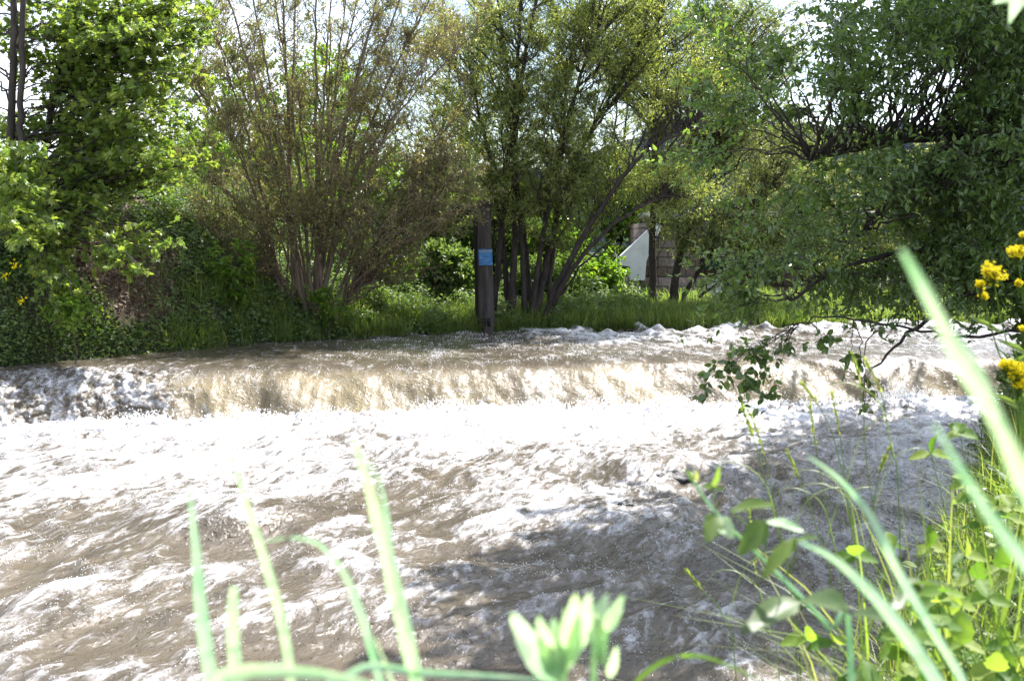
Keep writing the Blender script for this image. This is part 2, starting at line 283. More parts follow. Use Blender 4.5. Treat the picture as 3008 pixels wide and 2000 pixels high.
def river():
    xs = np.concatenate([np.arange(-16, -9.5, .1), np.arange(-9.5, 12.5, .027), np.arange(12.5, 30, .12)])
    os_ = np.concatenate([np.arange(-16.6, -4, .030), np.arange(-4, -.6, .028), np.arange(-.6, 1.6, .018), np.arange(1.6, 13, .045), np.arange(13, 22, .2)])
    X, O = np.meshgrid(xs, os_); Yw = weir(X) + O
    wob = .10 * perlin(X * .5, X * 0 + 3.3, 5) + .05 * perlin(X * 1.7, X * 0, 6)
    Op = O - wob
    fu = -.30 * X - .95 * Yw; fv = .95 * X - .30 * Yw                     # along and across the current
    wx = .5 * fbm(X * .5, Yw * .5, 2, 41); wy = .5 * fbm(X * .5 + 9, Yw * .5, 2, 43)
    u = fu + wx; v = fv + wy
    up = np.where(Op > 0, .655 * (1 - np.exp(-(np.maximum(Op, 0) / .58) ** 1.6)), 0)
    lowk = sm(.15, -.35, Op); upk = sm(.5, 2.2, Op); cur = (1 - lowk) * (1 - upk)
    # lower river
    jump = np.exp(-((O + .45) / .55) ** 2)
    kk = sm(-2.2, -5.0, O); big = fbm(u / 2.4, v / 1.4, 3, 11); rd = kk * ridge(u / 1.9, v / .75, 3, 21) + (1 - kk) * ridge(X / 1.2, O / .7, 3, 22)
    r2 = kk * ridge(u / .75, v / .27, 2, 31) + (1 - kk) * ridge(X / .5, O / .25, 2, 32); sml = fbm(u / .24, v / .11, 2, 51)
    amp = np.interp(O, [-16, -11, -6, -1, 0], [.5, .65, .9, 1, .7])
    low = amp * (.085 * big + .085 * (rd - .45) + .022 * (r2 - .45) + .005 * sml)
    cha = ridge(X / .34, O / .22, 3, 61); sp = ridge(X / .13, O / .13, 2, 71)
    low = low + jump * (.04 + .16 * np.maximum(cha - .45, 0) + .07 * np.maximum(sp - .4, 0) + .10 * np.maximum(perlin(X * .8, X * 0, 77), 0))
    # a smooth hump where the current goes over a boulder
    for (hx, hy, hr, hh) in ((1.62, 12.45, .42, .13), (-2.2, 10.6, .8, .12), (1.6, 13.2, .9, .10), (-5.0, 13.0, 1.0, .10)):
        low = low + hh * np.exp(-((X - hx) ** 2 + (Yw - hy) ** 2) / hr ** 2)
    # upstream
    wv = np.interp(X, [-6, -1, 1.5, 8], [.1, .25, 1, 1]); bk = np.interp(O, [1, 3.5, 6, 9], [.12, .45, 1, 1.1])
    cr_ = ridge(X / 1.5 + .25 * Yw, Yw / 1.9, 3, 81); upz = wv * bk * (.30 * np.maximum(cr_ - .25, 0) ** 1.3 - .06) + .03 * sm(1, 4, O) + (.25 + .75 * wv) * (.020 * (ridge(X / .5, Yw / .5, 3, 91) - .4) + .006 * fbm(X / .12, Yw / .12, 2, 95))
    strk = fbm(X / .42 + 1.1 * O, O / 1.0, 4, 101); rough = sm(-4.2, -5.4, X + .3 * perlin(X * 2, O * 3, 4))
    fine = fbm(X / .09, O / .45, 3, 112); cz = .045 * fbm(X / 1.3 + .9 * O, O / 1.4, 3, 191) + .010 * strk + .006 * fine + .04 * rough * fbm(X / .075, O / .075, 3, 111)
    cy_ = -.14 * fbm(X / .8 + .4 * O, O / 1.5, 3, 121) - (.006 * fine + .05 * rough * fbm(X / .08, O / .08, 2, 131))
    Z = up + lowk * low + upk * upz + cur * cz; Yd = Yw + cur * cy_ + lowk * .03 * r2
    # foam amount
    base = np.interp(O, [-16, -12, -9, -6.5, -4.5, -2.5, -.3, 0], [.07, .10, .16, .26, .42, .62, .96, 1.4])
    base = base - np.interp(X, [-7, -1.5, 2, 5, 8], [-.10, -.06, .08, .16, .22]) * sm(-.8, -3.5, O)
    fl_ = base + .36 * (rd - .45) + .30 * big + .20 * (r2 - .45) + .25 * fbm(u / 3.1, v / 1.2, 2, 171)
    spl = .0 + .14 * np.maximum(perlin(X * 1.3, X * 0, 141), 0) + .12 * np.abs(perlin(X * 2.7, X * 0, 142)) + .07 * np.abs(perlin(X * 7., X * 0, 143))
    fc = 1.5 * sm(spl + .10, spl - .08, Op) + .04 + .50 * rough + .30 * np.maximum(fbm(X / 1.0 + .6 * O, O / 2.2, 3, 161) - .25, 0) + .10 * strk + .25 * np.maximum(fine, 0)
    fu_ = .02 + .06 + .9 * wv * bk * np.maximum(cr_ - .5, 0) * 2.4 + .20 * wv
    foam = lowk * fl_ + upk * fu_ + cur * fc; foam = np.where((Op > -.2) & (Op < .2), np.maximum(foam, fc * sm(.3, 0, Op)), foam)
    arc = O + np.where(O > 0, up * .6, 0)
    g = Geo(); g.add(np.stack([X, Yd, Z], -1), grid_faces(len(os_), len(xs)))
    # texture coordinates: across and along the current, in metres
    fx = np.where(O < 0, fv, .95 * X - .3 * (weir(X))); fy = np.where(O < 0, fu, -.3 * X - .95 * weir(X) - arc)
    o = g.build('river', M['water'], attrs={'sunlit_tan': (sm(.02, .2, Op) * sm(1.15, .55, Op + .12 * strk) * (.62 + .38 * np.clip(perlin(X * .75 + .8 * O, O * .5, 151) * 2.2, -1, 1)) * (1 - .8 * rough)).ravel(), 'foam': foam.ravel(), 'flow': np.stack([fx, fy, Z], -1).reshape(-1, 3)})  # first mask: sunlit band of the fall, broken by painted diagonal shadow patches
    props(o, kind='structure')
    # white specks added on crests and fall to imitate sun glints
    ok = (X > -9.3) & (X < 9) & (O > -15.5) & (O < 7.5); wgt = np.where(ok, np.clip(.25 + 1.6 * (rd - .5) + .9 * (r2 - .5) + .6 * np.maximum(cr_ - .4, 0) * (O > 1), .02, 2) ** 2.2 * np.interp(O, [-16, -10, -4, -1, 0, .3, 1.3, 3, 8], [.8, .9, .8, .3, .5, 1.0, .9, .55, .5]) * np.where((O > 0) & (O < 1.4), .5 + 3.2 * np.clip(fbm(X / .6 + .8 * O, O / 1.1, 3, 181) + .15, 0, 1), 1) * np.where(O > 1.2, sm(-2.8, -.2, X + .3 * O), 1), 0)
    pr = wgt.ravel(); area = np.gradient(os_)[:, None] * np.gradient(xs)[None, :]; pr = pr * area.ravel(); pr /= pr.sum(); idx = R.choice(len(pr), 34000, p=pr)
    return np.stack([X.ravel()[idx], Yd.ravel()[idx], Z.ravel()[idx]], -1)
R, R_ = np.random.default_rng(11), R
FLK = river()

g = Geo(); m = len(FLK); rr = R.uniform(.0022, .0052, m) * (.6 + FLK[:, 1] / 22); FLK = FLK + R.normal(0, .012, (m, 3)) * np.array([1, 1, .3]) + np.array([0, -.004, .006])
ring = np.arange(6) * math.pi / 3; OV8 = np.concatenate([[(0, 0, 1)], np.stack([np.cos(ring) * .85, np.sin(ring) * .85, np.full(6, .45)], -1), np.stack([np.cos(ring) * .85, np.sin(ring) * .85, np.full(6, -.45)], -1), [(0, 0, -1)]])
F8 = [(0, 1 + i, 1 + (i + 1) % 6) for i in range(6)] + [(13, 7 + (i + 1) % 6, 7 + i) for i in range(6)] + [t_ for i in range(6) for t_ in ((1 + i, 7 + i, 7 + (i + 1) % 6), (1 + i, 7 + (i + 1) % 6, 1 + (i + 1) % 6))]
g.add(FLK[:, None] + OV8[None] * rr[:, None, None], (np.array(F8)[None] + (np.arange(m) * 14)[:, None, None]).reshape(-1, 3))
o = g.build('glint_specks', M['spray']); props(o, 'small white specks standing in for sun glints on the wave crests', 'foam', kind='stuff')
# drops and fingers of water thrown up where the fall lands
g = Geo(); m = 5200; cx = R.uniform(-8.5, 8, 150); ci = R.integers(0, 150, m)
BU = [(-1.1, 1.0), (-.85, .8), (.3, .9), (.6, .6), (1.3, .8), (2.2, .9), (2.4, .6), (5.7, 1.3), (6.0, 1.0), (-4.9, .6), (-2.6, .5), (-3.6, .4)]
ch = R.uniform(.0, .35, 150) ** 1.0
for i_ in range(96): cx[i_] = BU[i_ % 12][0] + R.normal(0, .10); ch[i_] = BU[i_ % 12][1] * R.uniform(.6, 1)
ci = R.integers(0, 150, m); hx = cx[ci] + R.normal(0, .16, m); hh = np.abs(R.normal(0, 1, m)) * .15 * ch[ci] - .03
ctr = np.stack([hx, weir(hx) + R.normal(.02, .13, m), .08 + hh], -1); rr = R.uniform(.003, .011, m) * (1 - .4 * sm(.1, .4, hh))
OV = np.array([(1, 0, 0), (-1, 0, 0), (0, 1, 0), (0, -1, 0), (0, 0, 1.5), (0, 0, -1.5)]); OF = np.array([(0, 2, 4), (2, 1, 4), (1, 3, 4), (3, 0, 4), (2, 0, 5), (1, 2, 5), (3, 1, 5), (0, 3, 5)])
g.add(ctr[:, None] + OV[None] * rr[:, None, None], (OF[None] + (np.arange(m) * 6)[:, None, None]).reshape(-1, 3))
mf = 260; ci = R.integers(0, 96, mf); fx0 = cx[ci] + R.normal(0, .13, mf); t = np.linspace(0, 1, 6)[None, :]; fh = (.05 + .22 * ch[ci] * R.random(mf))[:, None]; le = R.normal(0, .09, mf)[:, None]
P = np.stack([fx0[:, None] + le * t ** 1.5 + .015 * R.normal(0, 1, (mf, 6)), weir(fx0)[:, None] - .05 + .0 * t + R.normal(0, .06, mf)[:, None], .05 + fh * (t * 1.5 - .5 * t ** 2) + .0 * t], -1)
tubes(g, P, R.uniform(.004, .012, mf)[:, None] * np.linspace(1, .35, 6)[None], 5)
o = g.build('water_spray', M['spray']); props(o, 'white drops and threads of spray thrown up along the foot of the weir', 'spray', kind='stuff')

R = R_
# ------------------------------------------------------------------ trees
def attach(trunks, tg, k=.55):
    """pick for every target the trunk point a branch to it would leave from"""
    Q = np.concatenate([t[0][4:] for t in trunks]); rq = np.concatenate([t[1][4:] for t in trunks])
    d = tg[:, None, :] - Q[None]; hd = np.linalg.norm(d[..., :2], axis=-1); cost = np.abs(d[..., 2] - k * hd) * 1.3 + hd + R.random(hd.shape) * .5
    i = cost.argmin(1); return Q[i], rq[i]
def tree(name, label, cat, trunk_defs, targets, leafm, barkm, lk='willow', lsize=(.05, .09), tw=14, tl=(.25, .6), lp=9, group=None, sag=.12, thick=1.0, k=.55, upright=.3, flat=.35, twr=.0035, bare=0, hang=0., bs=.35, along=.8):
    trunks = []
    for P, r0, r1 in trunk_defs:
        q = resample(P, 26); q[1:-1] += R.normal(0, .012, (24, 3)); trunks.append((q, np.linspace(r0, r1, 26)))
    base = trunk_defs[0][0][0]; root = empty(name, tuple(float(c) for c in base), label, cat, group)
    for q, r in trunks:
        rr = r.copy(); rr[:3] *= np.array([1.5, 1.25, 1.08]); tubes(g := Geo(), q[None], rr[None], 9); g.build('trunk', barkm, root)
    A, ra = attach(trunks, targets, k); nb = len(targets); n = 12; t = np.linspace(0, 1, n)[None, :, None]
    D = targets - A; ln = np.linalg.norm(D, axis=1)
    ctl = A + D * .45 + np.array([0, 0, 1.]) * (ln * sag)[:, None] + R.normal(0, .07, (nb, 3)) * ln[:, None]
    P = (1 - t) ** 2 * A[:, None] + 2 * t * (1 - t) * ctl[:, None] + t ** 2 * targets[:, None]
    jit = R.normal(0, .02, (nb, n, 3)) * ln[:, None, None] ** .5; jit[:, 0] = 0; P = P + jit
    r0 = np.clip(.005 + .009 * ln * thick, .004, ra * .75)
    g = Geo(); tubes(g, P, r0[:, None] * np.linspace(1, .22, n)[None], 5)
    # twigs
    ts = bs + (1 - bs) * R.random((nb, tw)) ** .8; fi = ts * (n - 1); i0 = np.minimum(fi.astype(int), n - 2); f = (fi - i0)[..., None]
    bi = np.arange(nb)[:, None]; S = P[bi, i0] * (1 - f) + P[bi, i0 + 1] * f; T = nrm(P[bi, i0 + 1] - P[bi, i0])
    dr = nrm(T * along + nrm(R.normal(0, 1, S.shape)) * np.array([1, 1, .75]) + np.array([0, 0, upright])); L_ = R.uniform(*tl, (nb, tw))[..., None] * (1.15 - .5 * ts[..., None])
    S = S.reshape(-1, 3); dr = dr.reshape(-1, 3); L_ = L_.reshape(-1, 1); m = len(S); nt_ = 5; tt = np.linspace(0, 1, nt_)[None, :, None]
    bend = nrm(R.normal(0, 1, (m, 3))) * .25 + np.array([0, 0, -hang])
    TP = S[:, None] + L_[:, None] * (dr[:, None] * tt + bend[:, None] * tt ** 2)
    tubes(g, TP, np.linspace(twr, twr * .35, nt_)[None] * np.ones((m, 1)), 3); g.build('branches', barkm, root)
    # leaves along the twigs
    keep = R.random(m) >= bare; TP = TP[keep]; dr = dr[keep]; m = len(TP)
    lt = .12 + .9 * R.random((m, lp)); fi = np.minimum(lt, .999) * (nt_ - 1); i0 = fi.astype(int); f = (fi - i0)[..., None]; mi = np.arange(m)[:, None]
    LP = (TP[mi, i0] * (1 - f) + TP[mi, i0 + 1] * f).reshape(-1, 3); tg_ = nrm(TP[mi, i0 + 1] - TP[mi, i0]).reshape(-1, 3); q = len(LP)
    ld = nrm(tg_ * .5 + nrm(R.normal(0, 1, (q, 3))) * .9 + np.array([0, 0, -hang - .05])); nn = nrm(R.normal(0, 1, (q, 3)) * (1 - flat) + np.array([0, 0, flat * 2]))
    cl = np.repeat(R.random(m), lp); g = Geo()
    leaves(g, LP, ld, nn, R.uniform(*lsize, q), lk, np.clip(.55 * cl + .45 * R.random(q), 0, 1)); g.build('crown', leafm, root, smooth=False)
    return root
def blobs(l, dens=1.0):
    """random branch tips inside blobs: (px, py, Y, rx_px, ry_px, rY, count)"""
    out = []
    for px, py, Y, rx, ry, rY, c in l:
        c = int(c * dens); u = nrm(R.normal(0, 1, (c, 3))) * (R.random((c, 1)) ** .37)
        for a in u: out.append(at(px + a[0] * rx, py + a[1] * ry, Y + a[2] * rY))
    return np.array(out)
def onground(px, py, Y):
    p = at(px, py, Y); p[2] = float(ground(p[0], p[1])) - .05; return p
def stems(base, tops, Y, r0, r1, spread=.25, dY=1.2, curve=.35):
    out = []
    for i, (px, py) in enumerate(tops):
        b = base + np.array([R.normal(0, spread), R.normal(0, spread * .6), 0]); b[2] = float(ground(b[0], b[1])) - .05
        e = at(px, py, Y + R.uniform(-dY, dY)); mid = b + (e - b) * .45 + np.array([-(e[0] - b[0]) * .12 * curve * 3, 0, abs(e[0] - b[0]) * .15])
        out.append(([b, mid, e], R.uniform(*r0), r1))
    return out

# --- brown willow, many straight stems
b1 = onground(925, 930, 22.6)
st = stems(b1, [(500, -150), (600, -220), (690, -260), (760, -300), (820, -300), (880, -300), (930, -300), (990, -300), (1050, -300), (1120, -300), (1190, -300), (1270, -260), (1360, -200), (1430, 60), (1400, 330), (540, 200), (580, 470), (1300, 560), (650, 330), (970, 60), (1180, 240), (740, 150), (1080, 120), (860, 200), (1280, 120), (620, 60)], 22.6, (.022, .05), .010, .28, 1.0, .2)
tg = blobs([(700, 480, 22.6, 200, 230, 1.3, 110), (930, 420, 22.6, 230, 260, 1.5, 130), (1180, 330, 22.6, 220, 260, 1.4, 130), (1300, 560, 22.3, 160, 170, 1.0, 100), (900, 60, 22.8, 360, 220, 1.2, 130), (1250, 60, 22.8, 200, 200, 1.2, 90), (720, 260, 22.8, 200, 200, 1.2, 60),
            (680, 730, 22.2, 120, 130, .7, 40), (1080, 650, 22.2, 250, 150, 1.0, 110), (620, 150, 23, 130, 200, 1, 26), (1200, 780, 22.4, 130, 60, .6, 22), (820, 640, 22.0, 160, 120, .6, 46)])
tree('willow_bush', 'brownish many-stemmed willow left of the wooden post, stems fanning up from one base', 'tree', st, tg, M['brownwillow'], M['warmbark'], 'willow', (.045, .08), 14, (.2, .6), 7, 'riverside willows', .10, .8, .9, .45, .2, .004, .12)
# --- green willow right of the post
b2 = onground(1560, 905, 25.0)
st = stems(b2, [(1380, 200), (1440, -200), (1540, -300), (1640, -300), (1740, -260), (1840, -160), (1950, 40), (1480, 330), (1700, 250)], 25, (.05, .085), .02, .30)
st += [([b2 + np.array([.3, 0, 0]), at(1640, 860, 24.6), at(1720, 740, 24.4), at(1830, 640, 24.2), at(1940, 580, 24)], .07, .02), ([b2 + np.array([.25, -.2, 0]), at(1660, 790, 24.6), at(1800, 560, 24.4), at(1920, 430, 24.2), at(2050, 380, 24)], .075, .02)]
tg = blobs([(1480, 110, 25.2, 270, 270, 1.8, 200), (1740, 60, 25.2, 270, 250, 1.8, 190), (1560, 390, 24.6, 240, 180, 1.5, 150), (1480, 560, 24.8, 150, 120, 1, 60), (1700, 480, 25, 160, 150, 1.0, 70), (1900, 120, 25.4, 200, 240, 1.4, 80),
            (1990, 560, 24.4, 170, 100, 1.0, 60), (1640, 640, 25.3, 160, 110, .8, 40), (2060, 250, 25, 180, 170, 1.2, 45)])
tree('willow_tree', 'green willow just right of the wooden post with dark stems and long arching boughs', 'tree', st, tg, M['willow'], M['darkbark'], 'willow', (.05, .09), 15, (.22, .6), 9, 'riverside willows', .10, .9, .9, .35, .2, .004)
# --- pale slim willow in front of the bridge
b3 = onground(1920, 905, 28)
st = [([b3, at(1918, 700, 28), at(1925, 350, 28), at(1935, -250, 28)], .10, .03), ([b3 + np.array([.45, 0, -.0]), at(1990, 780, 28), at(2060, 560, 28.2), at(2150, 100, 28.5)], .12, .025), ([b3 + np.array([.6, .1, 0]), at(2030, 830, 28), at(2130, 700, 27.8), at(2260, 560, 27.6)], .07, .02), ([b3 + np.array([.8, .2, 0]), at(2080, 850, 28), at(2220, 760, 28), at(2330, 640, 28)], .05, .02)]
tg = blobs([(1950, 150, 28, 220, 260, 1.8, 190), (2130, 200, 28.3, 200, 260, 1.6, 170), (2250, 460, 28, 220, 180, 1.4, 130), (2080, 660, 27.6, 190, 90, 1, 95), (1980, 430, 28, 150, 140, 1, 60), (2250, 690, 27.6, 160, 70, 1, 45), (2300, 60, 28.5, 160, 140, 1.2, 40), (2420, 620, 28, 170, 130, 1.2, 60)])
tree('willow_tree', 'pale slim willow with two dark trunks standing in front of the stone bridge abutment', 'tree', st, tg, M['palewillow'], M['darkbark'], 'willow', (.05, .095), 15, (.25, .65), 8, 'riverside willows', .10, .9, .9, .1, .15, .004, .05, .25)

# --- maples on the left bank
def mtrunk(l, Y): 
    b = onground(l[0][0], l[0][1], Y); return [b] + [at(x, y, Y) for x, y in l[1:]]
Ym = 19.5
st = [(mtrunk([(28, 900), (30, 500), (38, 200), (45, -200)], Ym), .072, .05), (mtrunk([(66, 900), (60, 500), (64, 200), (80, -200)], Ym - .2), .062, .042)]
tg = blobs([(190, 40, 20.8, 300, 190, 1.2, 44), (60, 500, 17.6, 150, 90, 1.0, 34), (60, 660, 17.2, 130, 60, .8, 20), (-60, 200, 20.8, 160, 250, 1., 16), (250, 330, 20.4, 240, 130, 1.0, 30), (480, 720, 17.8, 60, 40, .4, 7), (180, 870, 17.3, 70, 45, .4, 12), (400, 780, 17.6, 70, 30, .3, 8)])
tree('maple_tree', 'twin-trunked maple at the left edge with bright yellow-green leaves', 'tree', st, tg, M['maple'], M['darkbark'], 'maple', (.07, .115), 10, (.2, .5), 6, 'maples on the left bank', .05, .55, .25, .05, .55, .004, 0, .12)
st = [(mtrunk([(90, 900), (105, 600), (150, 330), (175, 200), (230, -200)], 20.5), .075, .04)]
tg = blobs([(420, 60, 19.8, 220, 160, 1.6, 48), (450, 300, 19.6, 190, 150, 1.4, 38), (540, 180, 19.8, 90, 130, 1.2, 22), (380, 460, 19.4, 230, 60, 1.0, 36), (280, 180, 20.3, 220, 180, .8, 16), (560, 40, 19.8, 90, 90, .8, 26), (560, 480, 19, 70, 50, .6, 14), (260, 600, 19, 120, 50, .6, 16)])
tree('maple_tree', 'slender leaning maple beside the twin trunks, spreading leafy boughs over the left bank', 'tree', st, tg, M['maple'], M['darkbark'], 'maple', (.07, .115), 10, (.2, .5), 6, 'maples on the left bank', .06, .55, .25, .05, .55, .004, 0, .12)

# --- background trees and bushes: bright green, beyond the willows
BG = [('hazy green tree filling the gap behind the overhanging boughs', 2600, 470, 40, 330, 110, 2.5, 130, 'palewillow'), ('low bush behind the foot of the white wing wall', 1740, 800, 36, 160, 80, 1.0, 90, 'bright'), ('airy green tree far behind the left tops of the brown willow', 640, 330, 33, 230, 240, 2.0, 90, 'bright'), ('airy tree behind the middle stems of the brown willow', 960, 330, 34, 240, 220, 2.0, 110, 'bright'), ('pale tree on the skyline behind the leaning maple', 330, 330, 31, 250, 190, 1.8, 80, 'palewillow'), ('pale tree far behind the gap between green and slim willow', 1760, 300, 38, 220, 260, 2.0, 110, 'palewillow'), ('feathery pale tree far behind the slim willow tops', 2180, 260, 38, 260, 260, 2.2, 110, 'palewillow'),
      ('low green bush on the slope behind the bright sapling', 520, 730, 26, 150, 110, 1.2, 70, 'under'), ('low bush in the shade under the brown willow', 760, 790, 25, 170, 90, 1.0, 90, 'under'), ('low bush between brown willow and wooden post', 1090, 800, 25.8, 170, 80, 1.0, 90, 'bright'), ('low bush left of the wooden post base', 1300, 800, 26.2, 110, 90, .9, 60, 'under'),
      ('low dark bush under the green willow stems', 1600, 830, 27, 150, 70, .9, 70, 'under'), ('small pale shrub high on the left slope by the skyline', 330, 600, 24.5, 130, 60, .9, 50, 'under'), ('dark shrub on the left slope under the maples', 100, 760, 21.5, 140, 110, 1.0, 70, 'under'),
      ('bushy green tree showing through the gaps left of the brown willow', 590, 540, 27, 170, 160, 1.6, 95, 'bright'), ('green bush behind the stems of the brown willow', 860, 560, 27.5, 210, 190, 1.8, 130, 'bright'),
      ('broad green bush filling the gap left of the wooden post', 1180, 620, 28, 220, 190, 1.6, 160, 'bright'), ('dark green bush directly behind the wooden post', 1440, 640, 28.5, 170, 190, 1.4, 110, 'under'),
      ('leafy bush in front of the white wing wall of the bridge', 1745, 830, 28.6, 90, 55, .8, 70, 'bright'), ('bush growing on the bank between green willow and white wall', 1600, 720, 29, 120, 120, 1.0, 80, 'bright'),
      ('tall pale tree far behind the green willow', 1330, 260, 33, 200, 260, 2, 120, 'willow'), ('olive bush seen above the green bridge girder', 2330, 560, 36, 230, 110, 1.8, 130, 'palewillow'),
      ('olive bush behind the low dangling boughs at the right', 2640, 620, 37, 260, 160, 2, 170, 'palewillow'), ('small bush between bridge and overhanging tree', 2460, 780, 33, 130, 90, 1.0, 70, 'willow'),
      ('green tree filling the gap above the wing wall', 1850, 560, 38, 190, 130, 1.6, 110, 'bright')]
for lab, px, py, Y, rx, ry, rY, c, mt in BG:
    b = onground(px, 800, Y); st = []
    for j in range(4):
        e = at(px + R.uniform(-.6, .6) * rx, py - ry * .5, Y + R.uniform(-.5, .5) * rY); b_ = b + np.array([R.normal(0, .25), R.normal(0, .2), 0]); st.append(([b_, (b_ + e) / 2 + np.array([R.normal(0, .2), 0, .2]), e], .05, .02))
    tg = blobs([(px, py, Y, rx, ry, rY, c), (px, py + ry * .8, Y, rx, ry * .6, rY, c // 2)])
    tree('bush' if 'bush ' in lab or lab.endswith('bush') else 'background_tree', lab, 'bush' if 'bush ' in lab else 'tree', st, tg, M[mt], M['darkbark'], 'ovate' if mt in ('bright', 'under') else 'willow', (.07, .12), 11, (.2, .5), 8, 'bushes and trees behind the willows', .08, 1, .7, .2, .35)

# --- leafy tree on the right bank whose boughs hang over the water
st = [([np.array([7.6, 13.2, float(ground(7.6, 13.2)) - .1]), np.array([7.3, 13, 2.6]), np.array([6.6, 12.7, 4.4]), np.array([5.8, 12.2, 6.3])], .16, .05),
      ([np.array([7.7, 13.4, .9]), at(3200, 500, 12.8), at(2880, 395, 12.2), at(2600, 420, 11.6), at(2380, 470, 11.2)], .10, .018),
      ([np.array([7.6, 13.3, 1.0]), at(3180, 620, 12.4), at(2850, 440, 11.9), at(2700, 500, 11.6), at(2560, 650, 11.4), at(2480, 720, 11.2)], .07, .015),
      ([np.array([7.8, 13.1, .9]), at(3200, 820, 12.2), at(2900, 850, 11.6), at(2700, 960, 11.2), at(2560, 1080, 11)], .05, .008),
      ([np.array([7.8, 13.3, .9]), at(3150, 760, 12), at(2800, 720, 11.6), at(2500, 780, 11.3), at(2330, 880, 11)], .05, .012)]
tg = blobs([(2880, 100, 11.6, 280, 220, 1.6, 90), (2560, 120, 11.4, 280, 190, 1.6, 30), (2900, 460, 11.6, 260, 220, 1.4, 84), (2700, 600, 11.5, 270, 170, 1.3, 36), (2330, 230, 11.2, 200, 190, 1.4, 10), (2480, 300, 11.4, 170, 140, 1.2, 18), (2400, 560, 11.2, 260, 170, 1.2, 9),
            (2360, 770, 11.1, 230, 90, .8, 10), (2620, 830, 11.3, 260, 80, .9, 20), (2880, 740, 11.7, 220, 140, 1.0, 60), (3000, 300, 12, 200, 300, 1.5, 60), (2240, 870, 11, 110, 50, .4, 6), (2180, 420, 11, 120, 160, .8, 5), (2160, 120, 11.2, 100, 120, .7, 4)])
tree('overhanging_tree', 'dark leafy tree on the right bank with boughs hanging out over the weir', 'tree', st, tg, M['dark'], M['darkbark'], 'lance', (.05, .085), 15, (.3, .85), 9, None, .03, .8, .15, -.05, .40, .003, .05, .15, 1.35)
def shade():
    out = []
    while len(out) < 640:
        py_ = R.uniform(6.6, 19); edge = -.7 + (py_ - 7) * .42 + .9 * float(perlin(np.array([py_ * .6]), np.array([.5]), 9)[0]); px_ = R.uniform(edge, np.interp(py_, RY, RX) + 1.2)
        z = R.uniform(5.6, 8.8); X_, Y_ = px_ + SDIR[0] / SDIR[2] * z, py_ + SDIR[1] / SDIR[2] * z
        if z > 2.4 + .205 * Y_ + .25: out.append((X_, Y_, z))
    return np.array(out)
st = [([np.array([9.8, 16.2, float(ground(9.8, 16.2)) - .1]), np.array([9.5, 16.3, 3.5]), np.array([8.6, 16.2, 6.5]), np.array([7.4, 16.0, 9.0])], .22, .07), ([np.array([9.9, 16.4, .9]), np.array([9.2, 15.4, 4.0]), np.array([7.6, 13.5, 6.2]), np.array([5.2, 12.2, 7.2])], .14, .04)]
tg = np.concatenate([shade(), blobs([(2960, 80, 17, 260, 200, 1.5, 50)])])
tree('tall_tree', 'tall tree behind the overhanging one, its dark crown filling the upper right corner', 'tree', st, tg, M['dark'], M['darkbark'], 'ovate', (.08, .13), 12, (.3, .8), 9, None, .05, .7, .3, .1, .5, .003, 0, .2)
# the sparse lowest bough, dangling before the fall
st = [([np.array([7.4, 12.4, .95]), at(3100, 980, 11.5), at(2830, 990, 10.9), at(2640, 960, 10.6), at(2440, 930, 10.4), at(2330, 960, 10.3)], .019, .005)]
tg = pts([(2200, 1090, 10.2), (2110, 1100, 10.1), (2070, 1130, 10.1), (2180, 1160, 10.2), (2240, 1190, 10.2), (2250, 1060, 10.3), (2300, 1000, 10.3), (2440, 990, 10.4), (2500, 1050, 10.4), (2540, 1150, 10.4), (2530, 1200, 10.4), (2160, 1130, 10.1), (2130, 1060, 10.2), (2200, 1020, 10.3), (2580, 960, 10.5), (2150, 1080, 10.2), (2100, 1070, 10.2), (2230, 1120, 10.2)], 10.2)
tree('overhanging_branch', 'lowest drooping bough with sparse dark leaves dangling in front of the fall', 'branch', st, tg, M['dark'], M['darkbark'], 'ovate', (.06, .09), 5, (.08, .25), 5, None, .02, .6, .1, 0, .4, .0025, .15, .3, .6)
# shrub on the right bank
for lab, Xs, Ys, hz, c in (('dark shrub at the water edge below the overhanging tree', 7.7, 16.0, 1.7, 150), ('leafy shrub on the right bank behind the yellow flowers', 5.7, 11.6, 1.55, 150), ('shrub at the foot of the right bank beside the calm dark water', 5.05, 9.9, 1.0, 110)):
    b = np.array([Xs, Ys, float(ground(Xs, Ys)) - .05]); st = [([b + np.array([R.normal(0, .1), 0, 0]), b + np.array([R.normal(0, .3), 0, .6]), b + np.array([R.normal(0, .5), R.normal(0, .4), hz * .8])], .03, .01) for _ in range(5)]
    u = nrm(R.normal(0, 1, (c, 3))) * R.random((c, 1)) ** .4; tg = b + np.array([0, 0, hz * .5]) + u * np.array([1.0, .9, hz * .55])
    tree('shrub', lab, 'shrub', st, tg, M['dark' if Ys > 12 else 'under'], M['darkbark'], 'ovate', (.05, .085), 9, (.12, .35), 8, 'shrubs on the right bank', .05, .7, .5, .2, .4, .003)
# saplings at the far waterline
for lab, px, py, Y, rx, ry, c in (('bright sapling with tiers of round leaves left of the brown willow', 680, 800, 21.2, 90, 110, 36), ('small sapling at the foot of the brown willow', 960, 900, 22.0, 60, 50, 16), ('low sapling on the bank under the maple', 210, 900, 17.6, 80, 60, 22)):
    b = onground(px, 1000, Y); e = at(px, py - ry, Y); st = [([b, (b + e) / 2 + np.array([.05, 0, 0]), e], .015, .004)]
    tree('sapling', lab, 'sapling', st, blobs([(px, py, Y, rx, ry, .4, c)]), M['bright'], M['darkbark'], 'ovate', (.06, .095), 7, (.1, .3), 6, 'saplings on the far bank', .05, .5, .1, 0, .7, .003)

